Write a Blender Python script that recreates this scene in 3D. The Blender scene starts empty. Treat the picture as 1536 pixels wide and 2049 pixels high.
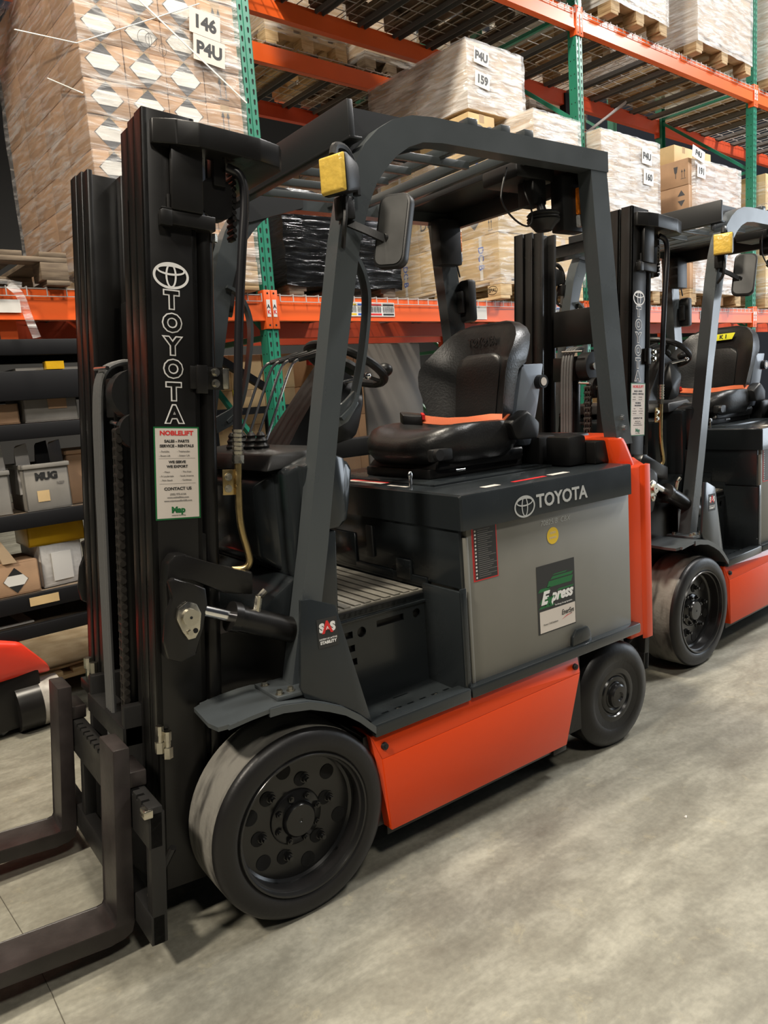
import bpy, bmesh, math, random
from mathutils import Vector, Matrix
random.seed(7)
C = bpy.context.scene.collection
PI = math.pi
scene = bpy.context.scene
rnd = random.uniform

# ------------------------------------------------------------------ materials
def lin(c):
    return tuple(((v/12.92) if v <= .04045 else ((v+.055)/1.055)**2.4) for v in c)
def hexc(h):
    return lin(tuple(int(h[i:i+2], 16)/255 for i in (0, 2, 4)))
def newmat(name):
    m = bpy.data.materials.new(name); m.use_nodes = True
    nt = m.node_tree; b = nt.nodes['Principled BSDF']
    return m, nt, b
def pbr(name, col, rough=.5, metal=0, var=.0, vscale=8, bump=0, bscale=60, coat=0, rvar=0, alpha=1, trans=0, spec=.5):
    m, nt, b = newmat(name)
    b.inputs['Base Color'].default_value = (*col, 1)
    b.inputs['Roughness'].default_value = rough
    b.inputs['Metallic'].default_value = metal
    b.inputs['Coat Weight'].default_value = coat
    b.inputs['Coat Roughness'].default_value = .08
    b.inputs['Specular IOR Level'].default_value = spec
    b.inputs['Transmission Weight'].default_value = trans
    b.inputs['Alpha'].default_value = alpha
    L = nt.links.new
    if var or rvar or bump:
        tc = nt.nodes.new('ShaderNodeTexCoord')
    if var or rvar:
        n = nt.nodes.new('ShaderNodeTexNoise'); n.inputs['Scale'].default_value = vscale; n.inputs['Detail'].default_value = 4
        L(tc.outputs['Object'], n.inputs['Vector'])
        if var:
            r = nt.nodes.new('ShaderNodeMapRange'); r.inputs[1].default_value = .3; r.inputs[2].default_value = .7
            r.inputs[3].default_value = 1-var; r.inputs[4].default_value = 1+var
            L(n.outputs['Fac'], r.inputs[0])
            mx = nt.nodes.new('ShaderNodeVectorMath'); mx.operation = 'SCALE'; mx.inputs[0].default_value = col
            L(r.outputs[0], mx.inputs['Scale']); L(mx.outputs[0], b.inputs['Base Color'])
        if rvar:
            r = nt.nodes.new('ShaderNodeMapRange'); r.inputs[1].default_value = .3; r.inputs[2].default_value = .7
            r.inputs[3].default_value = max(0, rough-rvar); r.inputs[4].default_value = rough+rvar
            L(n.outputs['Fac'], r.inputs[0]); L(r.outputs[0], b.inputs['Roughness'])
    if bump:
        n2 = nt.nodes.new('ShaderNodeTexNoise'); n2.inputs['Scale'].default_value = bscale; n2.inputs['Detail'].default_value = 3
        L(tc.outputs['Object'], n2.inputs['Vector'])
        bp = nt.nodes.new('ShaderNodeBump'); bp.inputs['Strength'].default_value = bump; bp.inputs['Distance'].default_value = .01
        L(n2.outputs['Fac'], bp.inputs['Height']); L(bp.outputs[0], b.inputs['Normal'])
    return m
M = {}
M['black'] = pbr('mast_black_paint', (.0095, .009, .0085), .32, coat=.0, rvar=.06, vscale=6, spec=.36)
M['carr'] = pbr('carriage_black_paint', (.014, .0135, .013), .42, rvar=.08, vscale=9, bump=.05, bscale=90, spec=.35)
M['fork'] = pbr('fork_dark_paint', (.026, .021, .020), .40, var=.3, vscale=14, bump=.06, bscale=70, spec=.4)
M['body'] = pbr('body_dark_blue_grey_paint', (.018, .0215, .0235), .24, rvar=.05, vscale=5, coat=.2, spec=.4)
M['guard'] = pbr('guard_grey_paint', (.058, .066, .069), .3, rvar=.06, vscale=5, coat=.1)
M['guardtop'] = pbr('guard_darker_grey', (.022, .023, .024), .4)  # darker grey for the header, side plates and roof plate
M['plastic'] = pbr('black_plastic', (.012, .012, .012), .42, bump=.04, bscale=300, spec=.35)
M['vinyl'] = pbr('black_vinyl', (.014, .014, .014), .36, bump=.10, bscale=120, rvar=.05)
M['rubber'] = pbr('black_rubber', (.010, .0095, .0095), .42, bump=.06, bscale=60, rvar=.06, spec=.35)
M['hose'] = pbr('hose_rubber', (.012, .012, .014), .3)
M['hosegrey'] = pbr('hose_grey_sheath', (.085, .085, .083), .5, bump=.1, bscale=90)
M['wheelblk'] = pbr('wheel_black_enamel', (.010, .010, .010), .25, spec=.5)
M['hole'] = pbr('hole_darkness', (.002, .002, .002), .9)  # near-black stands in for the dark inside holes
M['chrome'] = pbr('chrome', (.85, .85, .85), .16, 1)
M['zinc'] = pbr('zinc_plated_steel', (.55, .52, .44), .3, 1, rvar=.1, vscale=40)
M['brass'] = pbr('yellow_zinc_tube', (.48, .36, .17), .32, 1, rvar=.08, vscale=30)
M['orange'] = pbr('orange_red_paint', (.66, .052, .005), .34, coat=.12, rvar=.04, vscale=3, spec=.35)
M['mat'] = pbr('worn_floor_mat', (.16, .15, .125), .7, var=.3, vscale=10, bump=.2, bscale=120)
M['belt'] = pbr('orange_belt_webbing', (.62, .13, .04), .6, bump=.2, bscale=300)
M['white'] = pbr('white_print', (.75, .74, .72), .5)
M['silver'] = pbr('silver_print', (.42, .43, .42), .4)
M['cream'] = pbr('sticker_cream', (.62, .56, .50), .45)
M['red'] = pbr('red_print', (.62, .02, .02), .45)
M['ink'] = pbr('black_print', (.02, .02, .02), .5)
M['inkveiled'] = pbr('film_veiled_print', (.075, .075, .08), .6)  # greyed black print; the pale haze of the film is put into its colour
M['inkgrey'] = pbr('grey_print', (.18, .17, .16), .5)
M['green_p'] = pbr('green_print', (.008, .13, .035), .4)
M['yellow'] = pbr('yellow_print', (.75, .50, .02), .5)
M['yellowtape'] = pbr('yellow_tape', (.82, .78, .02), .5)
M['blue_p'] = pbr('blue_print', (.02, .10, .50), .5)
M['shell'] = pbr('seat_shell_blue_grey', (.23, .27, .33), .38)
M['chain'] = pbr('oiled_chain_steel', (.05, .045, .04), .35, .6)
M['glassmirror'] = pbr('mirror_glass', (.085, .085, .082), .28, .3, var=.3, vscale=7)  # mottled grey painted in place of the reflection in the glass
M['amber'] = pbr('amber_lens', (.80, .54, .10), .22, var=.12, vscale=30, bump=.25, bscale=70, coat=.5)
M['amber2'] = pbr('amber_indicator_lens', (.85, .22, .01), .15, bump=.5, bscale=120, coat=.6, var=.4, vscale=40)
M['clearlens'] = pbr('clear_lens', (.45, .45, .45), .1, bump=.4, bscale=120, coat=.6)
M['batt'] = pbr('battery_grey_paint', (.185, .180, .158), .45, var=.06, vscale=4, rvar=.08)
# stacking of scuffs on the battery case
M['tread'] = None

def tread_mat():
    m, nt, b = newmat('worn_tread'); L = nt.links.new
    tc = nt.nodes.new('ShaderNodeTexCoord')
    mp = nt.nodes.new('ShaderNodeMapping'); mp.inputs['Scale'].default_value = (1, 3, 1); L(tc.outputs['Object'], mp.inputs[0])
    n = nt.nodes.new('ShaderNodeTexNoise'); n.inputs['Scale'].default_value = 5; n.inputs['Detail'].default_value = 8; L(mp.outputs[0], n.inputs['Vector'])
    r = nt.nodes.new('ShaderNodeValToRGB'); e = r.color_ramp.elements
    e[0].position = .34; e[0].color = (.035, .032, .028, 1); e[1].position = .52; e[1].color = (.20, .19, .165, 1)
    L(n.outputs['Fac'], r.inputs[0]); L(r.outputs[0], b.inputs['Base Color']); b.inputs['Roughness'].default_value = .75
    n2 = nt.nodes.new('ShaderNodeTexNoise'); n2.inputs['Scale'].default_value = 45; L(tc.outputs['Object'], n2.inputs['Vector'])
    bp = nt.nodes.new('ShaderNodeBump'); bp.inputs['Strength'].default_value = .5; bp.inputs['Distance'].default_value = .004
    L(n2.outputs['Fac'], bp.inputs['Height']); L(bp.outputs[0], b.inputs['Normal'])
    return m
M['tread'] = tread_mat()

# warehouse materials
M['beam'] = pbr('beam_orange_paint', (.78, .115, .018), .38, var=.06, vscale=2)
M['beamdark'] = pbr('beam_darker_orange', (.55, .065, .018), .42, var=.08, vscale=2)  # darker, redder beam tone for back and rear row beams
M['upright'] = pbr('upright_green_paint', (.020, .20, .125), .38, var=.10, vscale=7)
M['galv'] = pbr('galvanised_wire', (.50, .48, .46), .5, .3)
M['deckgrey'] = pbr('deck_channel_steel', (.14, .14, .14), .55, .0)
M['labelplate'] = pbr('beam_label_paper', (.70, .70, .68), .5)
M['shelfblk'] = pbr('shelf_black_paint', (.007, .007, .008), .5, spec=.25)
M['bin'] = pbr('white_plastic_bin', (.25, .235, .21), .5, var=.12, vscale=9)
M['bag'] = pbr('white_plastic_bag', (.55, .53, .50), .35, bump=.8, bscale=14)
M['greypanel'] = pbr('grey_board', (.22, .205, .19), .6, var=.05, vscale=2)
M['gold'] = pbr('yellow_box_wrap', (.62, .36, .015), .28, bump=.3, bscale=18, coat=.3)
M['redjack'] = pbr('red_plastic_cowl', (.78, .05, .025), .3, coat=.2)
M['paper'] = pbr('white_paper', (.68, .66, .62), .6)
M['greenbox'] = pbr('bright_green_print', (.06, .50, .12), .5)
M['steelroll'] = pbr('scuffed_roller', (.34, .32, .29), .45, var=.3, vscale=20)

def wood_mat(name, a, b2):
    m, nt, b = newmat(name); L = nt.links.new
    tc = nt.nodes.new('ShaderNodeTexCoord')
    mp = nt.nodes.new('ShaderNodeMapping'); mp.inputs['Scale'].default_value = (3, 3, 24); L(tc.outputs['Object'], mp.inputs[0])
    n = nt.nodes.new('ShaderNodeTexNoise'); n.inputs['Scale'].default_value = 3; n.inputs['Detail'].default_value = 6; L(mp.outputs[0], n.inputs['Vector'])
    r = nt.nodes.new('ShaderNodeValToRGB'); e = r.color_ramp.elements
    e[0].position = .35; e[0].color = (*a, 1); e[1].position = .65; e[1].color = (*b2, 1)
    L(n.outputs['Fac'], r.inputs[0]); L(r.outputs[0], b.inputs['Base Color']); b.inputs['Roughness'].default_value = .75
    return m
M['wood'] = wood_mat('pallet_wood', (.30, .19, .09), (.48, .34, .18))
M['woodlight'] = wood_mat('pale_wood', (.50, .34, .17), (.66, .50, .29))
M['wooddark'] = wood_mat('dark_wood', (.10, .07, .045), (.20, .15, .10))  # darkest of the three wood tones

def carton_mat(name, col):
    m, nt, b = newmat(name); L = nt.links.new
    tc = nt.nodes.new('ShaderNodeTexCoord')
    n = nt.nodes.new('ShaderNodeTexNoise'); n.inputs['Scale'].default_value = 6; n.inputs['Detail'].default_value = 5; L(tc.outputs['Object'], n.inputs['Vector'])
    w = nt.nodes.new('ShaderNodeTexWave'); w.inputs['Scale'].default_value = 60; w.bands_direction = 'Z'; L(tc.outputs['Object'], w.inputs['Vector'])
    r = nt.nodes.new('ShaderNodeMapRange'); r.inputs[1].default_value = .3; r.inputs[2].default_value = .7; r.inputs[3].default_value = .86; r.inputs[4].default_value = 1.1
    L(n.outputs['Fac'], r.inputs[0])
    v = nt.nodes.new('ShaderNodeVectorMath'); v.operation = 'SCALE'; v.inputs[0].default_value = col
    L(r.outputs[0], v.inputs['Scale']); L(v.outputs[0], b.inputs['Base Color'])
    bp = nt.nodes.new('ShaderNodeBump'); bp.inputs['Strength'].default_value = .06; bp.inputs['Distance'].default_value = .002
    L(w.outputs['Fac'], bp.inputs['Height']); L(bp.outputs[0], b.inputs['Normal'])
    b.inputs['Roughness'].default_value = .72
    return m
M['carton'] = carton_mat('brown_carton', (.44, .27, .155))
M['cartonpale'] = carton_mat('pale_carton', (.52, .38, .24))
M['cartonyel'] = carton_mat('yellowish_carton', (.56, .40, .20))  # yellow tint puts warm lamp light into the stamped pallet's cartons
M['tape'] = pbr('clear_parcel_tape', (.42, .30, .18), .2)

def film_mat(name, lo, hi, tint=(1, 1, 1), scl=(1.2, 1.2, 9), base=(.8, .8, .8), bump=.6, lohi=(.38, .72)):
    m, nt, b = newmat(name); L = nt.links.new
    tc = nt.nodes.new('ShaderNodeTexCoord')
    mp = nt.nodes.new('ShaderNodeMapping'); mp.inputs['Scale'].default_value = scl
    mp.inputs['Rotation'].default_value = (.25, .2, 0); L(tc.outputs['Object'], mp.inputs[0])
    n = nt.nodes.new('ShaderNodeTexNoise'); n.inputs['Scale'].default_value = 4; n.inputs['Detail'].default_value = 7; n.inputs['Distortion'].default_value = .8
    L(mp.outputs[0], n.inputs['Vector'])
    r = nt.nodes.new('ShaderNodeMapRange'); r.inputs[1].default_value = lohi[0]; r.inputs[2].default_value = lohi[1]; r.inputs[3].default_value = lo; r.inputs[4].default_value = hi
    L(n.outputs['Fac'], r.inputs[0]); L(r.outputs[0], b.inputs['Alpha'])
    b.inputs['Base Color'].default_value = (*base, 1); b.inputs['Roughness'].default_value = .16
    b.inputs['Specular IOR Level'].default_value = 1.0
    bp = nt.nodes.new('ShaderNodeBump'); bp.inputs['Strength'].default_value = bump; bp.inputs['Distance'].default_value = .02
    L(n.outputs['Fac'], bp.inputs['Height']); L(bp.outputs[0], b.inputs['Normal'])
    return m
M['film'] = film_mat('stretch_film', .09, .62, lohi=(.45, .72))  # noise streaks of opaque white paint glare onto the clear film
M['filmthick'] = film_mat('stretch_film_thick_glare', .25, .85)  # more opaque white: denser wrap with stronger painted glare
M['blackfilm'] = film_mat('black_stretch_film', 1, 1, base=(.004, .004, .004), bump=.38)

def floor_mat():
    m, nt, b = newmat('concrete_floor'); L = nt.links.new
    tc = nt.nodes.new('ShaderNodeTexCoord')
    def noise(s, d, rough=.5, dist=0):
        n = nt.nodes.new('ShaderNodeTexNoise'); n.inputs['Scale'].default_value = s; n.inputs['Detail'].default_value = d
        n.inputs['Roughness'].default_value = rough; n.inputs['Distortion'].default_value = dist
        return n
    mp = nt.nodes.new('ShaderNodeMapping'); mp.inputs['Scale'].default_value = (1.0, 1.9, 1); mp.inputs['Rotation'].default_value = (0, 0, .25)
    L(tc.outputs['Object'], mp.inputs[0])
    n1 = noise(2.6, 12, .72, .25); L(mp.outputs[0], n1.inputs['Vector'])
    r1 = nt.nodes.new('ShaderNodeValToRGB'); e = r1.color_ramp.elements
    e[0].position = .36; e[0].color = (.150, .141, .112, 1); e[1].position = .62; e[1].color = (.268, .258, .210, 1)
    k = e.new(.5); k.color = (.200, .192, .154, 1)
    L(n1.outputs['Fac'], r1.inputs[0])
    n2 = noise(9, 8, .75, .5); L(tc.outputs['Object'], n2.inputs['Vector'])
    r2 = nt.nodes.new('ShaderNodeMapRange'); r2.inputs[1].default_value = .58; r2.inputs[2].default_value = .66; r2.inputs[3].default_value = 0; r2.inputs[4].default_value = .28
    L(n2.outputs['Fac'], r2.inputs[0])
    mx = nt.nodes.new('ShaderNodeMix'); mx.data_type = 'RGBA'; L(r2.outputs[0], mx.inputs['Factor']); L(r1.outputs[0], mx.inputs[6]); mx.inputs[7].default_value = (.36, .32, .21, 1)
    # long faint wheel scuffs along the aisle
    mp3 = nt.nodes.new('ShaderNodeMapping'); mp3.inputs['Scale'].default_value = (.25, 9, 1); mp3.inputs['Rotation'].default_value = (0, 0, -.12); L(tc.outputs['Object'], mp3.inputs[0])
    n3 = noise(1.5, 4, .6); L(mp3.outputs[0], n3.inputs['Vector'])
    r3 = nt.nodes.new('ShaderNodeMapRange'); r3.inputs[1].default_value = .35; r3.inputs[2].default_value = .7; r3.inputs[3].default_value = .90; r3.inputs[4].default_value = 1.10
    L(n3.outputs['Fac'], r3.inputs[0])
    n4 = noise(55, 3); L(tc.outputs['Object'], n4.inputs['Vector'])
    r4 = nt.nodes.new('ShaderNodeMapRange'); r4.inputs[3].default_value = .74; r4.inputs[4].default_value = 1.26; L(n4.outputs['Fac'], r4.inputs[0])
    mu = nt.nodes.new('ShaderNodeMath'); mu.operation = 'MULTIPLY'; L(r3.outputs[0], mu.inputs[0]); L(r4.outputs[0], mu.inputs[1])
    sc = nt.nodes.new('ShaderNodeVectorMath'); sc.operation = 'SCALE'; L(mx.outputs[2], sc.inputs[0]); L(mu.outputs[0], sc.inputs['Scale'])
    L(sc.outputs[0], b.inputs['Base Color'])
    rr = nt.nodes.new('ShaderNodeMapRange'); rr.inputs[1].default_value = .3; rr.inputs[2].default_value = .7; rr.inputs[3].default_value = .42; rr.inputs[4].default_value = .6
    L(n1.outputs['Fac'], rr.inputs[0]); L(rr.outputs[0], b.inputs['Roughness'])
    bp = nt.nodes.new('ShaderNodeBump'); bp.inputs['Strength'].default_value = .15; bp.inputs['Distance'].default_value = .004
    L(n2.outputs['Fac'], bp.inputs['Height']); L(bp.outputs[0], b.inputs['Normal'])
    return m

# ------------------------------------------------------------------ mesh builder
class MB:
    def __init__(s, mat=None):
        s.bm = bmesh.new(); s.mats = []; s.cur = 0
        if mat: s.m(mat)
    def m(s, k):
        if k not in s.mats: s.mats.append(k)
        s.cur = s.mats.index(k); return s
    def _begin(s): s._f = set(s.bm.faces)
    def _end(s):
        for f in s.bm.faces:
            if f not in s._f: f.material_index = s.cur
        return s
    def _bev(s, verts, bev, seg=2):
        if bev > 0:
            es = set()
            for v in verts:
                for e in v.link_edges: es.add(e)
            bmesh.ops.bevel(s.bm, geom=list(es), offset=bev, segments=seg, affect='EDGES', profile=.5, clamp_overlap=True)
    def box(s, x0, x1, y0, y1, z0, z1, bev=0, T=None, seg=2):
        s._begin()
        mm = Matrix.Translation(((x0+x1)/2, (y0+y1)/2, (z0+z1)/2)) @ Matrix.Diagonal((abs(x1-x0), abs(y1-y0), abs(z1-z0), 1))
        if T is not None: mm = T @ mm
        r = bmesh.ops.create_cube(s.bm, size=1, matrix=mm)
        s._bev(r['verts'], bev, seg)
        return s._end()
    def bar(s, p0, p1, w, h, up=(0, 0, 1), bev=0):
        """rectangular bar from p0 to p1; w across, h along up"""
        p0 = Vector(p0); p1 = Vector(p1); d = p1-p0; L = d.length; z = d.normalized()
        x = Vector(up).cross(z)
        if x.length < 1e-5: x = Vector((1, 0, 0)).cross(z)
        x.normalize(); y = z.cross(x)
        T = Matrix(((x.x, y.x, z.x, p0.x), (x.y, y.y, z.y, p0.y), (x.z, y.z, z.z, p0.z), (0, 0, 0, 1)))
        return s.box(-w/2, w/2, -h/2, h/2, 0, L, bev, T)
    def cyl(s, p0, p1, r0, r1=None, seg=20):
        s._begin()
        r1 = r0 if r1 is None else r1
        p0 = Vector(p0); p1 = Vector(p1); d = p1-p0
        q = d.to_track_quat('Z', 'Y').to_matrix().to_4x4()
        bmesh.ops.create_cone(s.bm, cap_ends=True, segments=seg, radius1=r0, radius2=r1, depth=d.length, matrix=Matrix.Translation((p0+p1)/2) @ q)
        return s._end()
    def sph(s, c, r, sc=(1, 1, 1), seg=20, T=None):
        s._begin()
        mm = Matrix.Translation(c) @ Matrix.Diagonal((*sc, 1))
        if T is not None: mm = T @ mm
        bmesh.ops.create_uvsphere(s.bm, u_segments=seg, v_segments=seg//2, radius=r, matrix=mm)
        return s._end()
    def prism(s, pts, axis, a0, a1, bev=0):
        """pts: 2D polygon; axis 'x': (y,z), 'y': (x,z), 'z': (x,y)"""
        s._begin()
        def P(p, a):
            return {'x': (a, p[0], p[1]), 'y': (p[0], a, p[1]), 'z': (p[0], p[1], a)}[axis]
        b = [s.bm.verts.new(P(p, a0)) for p in pts]; t = [s.bm.verts.new(P(p, a1)) for p in pts]
        n = len(pts)
        s.bm.faces.new(b); s.bm.faces.new(t)
        for i in range(n): s.bm.faces.new((b[i], b[(i+1) % n], t[(i+1) % n], t[i]))
        s._bev(b+t, bev)
        return s._end()
    def hull(s, pts, bev=0):
        s._begin()
        vs = [s.bm.verts.new(p) for p in pts]
        r = bmesh.ops.convex_hull(s.bm, input=vs)
        bad = [v for v in vs if not v.link_faces]
        if bad: bmesh.ops.delete(s.bm, geom=bad, context='VERTS')
        vs = [v for v in vs if v.is_valid]
        if bev > 0:
            fs = set(f for v in vs for f in v.link_faces)
            bmesh.ops.dissolve_limit(s.bm, angle_limit=.02, verts=vs, edges=list({e for f in fs for e in f.edges}))
            vs = [v for v in vs if v.is_valid]
            s._bev(vs, bev)
        return s._end()
    def lathe(s, prof, c, axis='y', seg=40):
        """prof: list (r, h) along axis"""
        s._begin(); c = Vector(c); rings = []
        for r, h in prof:
            ring = []
            if r < 1e-6:
                v = {'y': (0, h, 0), 'z': (0, 0, h), 'x': (h, 0, 0)}[axis]
                ring = [s.bm.verts.new(c+Vector(v))]
            else:
                for i in range(seg):
                    a = 2*PI*i/seg; u, w = r*math.cos(a), r*math.sin(a)
                    v = {'y': (u, h, w), 'z': (u, w, h), 'x': (h, u, w)}[axis]
                    ring.append(s.bm.verts.new(c+Vector(v)))
            rings.append(ring)
        for a, b in zip(rings, rings[1:]):
            n = max(len(a), len(b))
            for i in range(n):
                q = [a[i % len(a)], a[(i+1) % len(a)], b[(i+1) % len(b)], b[i % len(b)]]
                q2 = []
                for v in q:
                    if v not in q2: q2.append(v)
                if len(q2) > 2: s.bm.faces.new(q2)
        return s._end()
    def tube(s, pts, r, seg=8, smooth=0, flat=None):
        """round tube through pts (Catmull-Rom smoothed); flat=(w,h) gives a rectangular section"""
        P = [Vector(p) for p in pts]
        for _ in range(smooth):
            Q = [P[0]]
            for a, b in zip(P, P[1:]):
                Q += [a*.75+b*.25, a*.25+b*.75]
            Q.append(P[-1]); P = Q
        s._begin(); rings = []; n = len(P)
        t0 = (P[1]-P[0]).normalized(); up = Vector((0, 1, 0)) if abs(t0.y) < .9 else Vector((1, 0, 0))
        for i in range(n):
            t = ((P[min(i+1, n-1)]-P[i]).normalized()+(P[i]-P[max(i-1, 0)]).normalized()).normalized()
            x = up.cross(t).normalized(); up = t.cross(x).normalized()
            if flat: offs = [(flat[0]/2*a, flat[1]/2*b) for a, b in ((-1, -1), (1, -1), (1, 1), (-1, 1))]
            else:
                rr = r[i] if isinstance(r, (list, tuple)) else r
                offs = [(rr*math.cos(2*PI*k/seg), rr*math.sin(2*PI*k/seg)) for k in range(seg)]
            rings.append([s.bm.verts.new(P[i]+x*a+up*b) for a, b in offs])
        for a, b in zip(rings, rings[1:]):
            m = len(a)
            for k in range(m): s.bm.faces.new((a[k], a[(k+1) % m], b[(k+1) % m], b[k]))
        s.bm.faces.new(rings[0]); s.bm.faces.new(rings[-1][::-1])
        return s._end()
    def loft(s, rings, cap=True):
        s._begin(); R = [[s.bm.verts.new(p) for p in r] for r in rings]
        for a, b in zip(R, R[1:]):
            m = len(a)
            for k in range(m): s.bm.faces.new((a[k], a[(k+1) % m], b[(k+1) % m], b[k]))
        if cap: s.bm.faces.new(R[0]); s.bm.faces.new(R[-1][::-1])
        return s._end()
    def poly(s, pts):
        s._begin(); s.bm.faces.new([s.bm.verts.new(p) for p in pts]); return s._end()
    def mesh(s, me, T):
        s._begin(); b = bmesh.new(); b.from_mesh(me); b.transform(T)
        t = bpy.data.meshes.new('t'); b.to_mesh(t); b.free()
        s.bm.from_mesh(t); bpy.data.meshes.remove(t)
        return s._end()
    def text(s, txt, T, size=.1, bold=0, ext=.0005, align='CENTER', spacing=1, sx=1, shear=0):
        me = text_mesh(txt, size, bold, ext, align, spacing, shear)
        return s.mesh(me, T @ Matrix.Diagonal((sx, 1, 1, 1)))
    def ring(s, T, rx, ry, w, ext=.0005, cx=0, cy=0, seg=48, w2=None):
        """flat elliptical ring in T's xy plane"""
        s._begin(); w2 = w if w2 is None else w2
        f, bk = [], []
        rs = []
        for k in range(seg):
            a = 2*PI*k/seg; c, sn = math.cos(a), math.sin(a)
            rs.append((s.bm.verts.new(T @ Vector((cx+rx*c, cy+ry*sn, ext))), s.bm.verts.new(T @ Vector((cx+(rx-w)*c, cy+(ry-w2)*sn, ext)))))
        for k in range(seg):
            a, b = rs[k], rs[(k+1) % seg]
            s.bm.faces.new((a[0], b[0], b[1], a[1]))
        return s._end()
    def disc(s, T, rx, ry, z=.0006, seg=32, cx=0, cy=0):
        s._begin(); s.bm.faces.new([s.bm.verts.new(T @ Vector((cx+rx*math.cos(2*PI*k/seg), cy+ry*math.sin(2*PI*k/seg), z))) for k in range(seg)])
        return s._end()
    def quad(s, T, x0, x1, y0, y1, z=.0006):
        return s.poly([T @ Vector(p) for p in ((x0, y0, z), (x1, y0, z), (x1, y1, z), (x0, y1, z))])
    def build(s, name, parent=None, M4=None, ang=35, recalc=True):
        bm = s.bm
        if recalc: bmesh.ops.recalc_face_normals(bm, faces=bm.faces)
        ca = math.radians(ang)
        for f in bm.faces: f.smooth = True
        for e in bm.edges:
            if len(e.link_faces) == 2:
                if e.calc_face_angle(0) > ca: e.smooth = False
            else: e.smooth = False
        me = bpy.data.meshes.new(name); bm.to_mesh(me); bm.free()
        for k in s.mats: me.materials.append(M[k])
        o = bpy.data.objects.new(name, me); C.objects.link(o)
        if parent is not None: o.parent = parent
        if M4 is not None: o.matrix_local = M4
        return o

_tc = {}
def text_mesh(txt, size, bold, ext, align, spacing, shear):
    key = (txt, size, bold, ext, align, spacing, shear)
    if key in _tc: return _tc[key]
    cu = bpy.data.curves.new('t', 'FONT'); cu.body = txt; cu.size = size; cu.offset = bold; cu.extrude = ext
    cu.align_x = align; cu.align_y = 'CENTER'; cu.space_character = spacing; cu.resolution_u = 3; cu.shear = shear
    o = bpy.data.objects.new('t', cu); C.objects.link(o)
    dg = bpy.context.evaluated_depsgraph_get(); dg.update()
    me = bpy.data.meshes.new_from_object(o.evaluated_get(dg)); me.materials.clear()
    bpy.data.objects.remove(o); bpy.data.curves.remove(cu)
    _tc[key] = me; return me

def cut(mb, cutter):
    """boolean difference at build time; nothing of the cutter stays in the scene"""
    a = mb.build('t_a'); b = cutter.build('t_b')
    md = a.modifiers.new('b', 'BOOLEAN'); md.object = b; md.operation = 'DIFFERENCE'; md.solver = 'EXACT'
    dg = bpy.context.evaluated_depsgraph_get(); dg.update()
    me = bpy.data.meshes.new_from_object(a.evaluated_get(dg))
    r = MB(); r.mats = list(mb.mats); r.bm.from_mesh(me)
    for o in (a, b):
        d = o.data; bpy.data.objects.remove(o); bpy.data.meshes.remove(d)
    return r

def frame(o, r, u):
    """matrix with local x = r, y = u, z = r x u at origin o"""
    r = Vector(r).normalized(); u = Vector(u).normalized(); n = r.cross(u)
    return Matrix(((r.x, u.x, n.x, o[0]), (r.y, u.y, n.y, o[1]), (r.z, u.z, n.z, o[2]), (0, 0, 0, 1)))

def tag(o, label=None, cat=None, group=None, kind=None):
    if label: o['label'] = label
    if cat: o['category'] = cat
    if group: o['group'] = group
    if kind: o['kind'] = kind
    return o
def empty(name, loc=(0, 0, 0), rz=0):
    o = bpy.data.objects.new(name, None); C.objects.link(o); o.empty_display_size = .1
    o.location = loc; o.rotation_euler = (0, 0, rz); return o
def copy_tree(o, parent=None):
    c = o.copy(); C.objects.link(c)
    if parent is not None:
        c.parent = parent
    for ch in list(o.children): copy_tree(ch, c)
    return c
def toyota_mark(mb, T, w, h, t, ext=.0008):
    """the three overlapping ovals of the badge"""
    mb.ring(T, w/2, h/2, t, ext)
    mb.ring(T, w*.155, h*.46, t*.75, ext+.0002, cy=0)
    mb.ring(T, w*.40, h*.20, t*.8, ext+.0004, cy=h*.21)
# ================================================================== FORKLIFT
# truck space: x towards the rear, y across (near side = 0), z up
TILT = math.radians(5.35)
MAST_O = Vector((-.300, 0, 0))
def mast_matrix(tilt, ox):
    return Matrix.Translation((ox, 0, 0)) @ Matrix.Rotation(tilt, 4, 'Y')
YC = .55
def my(y): return 2*YC-y

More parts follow.
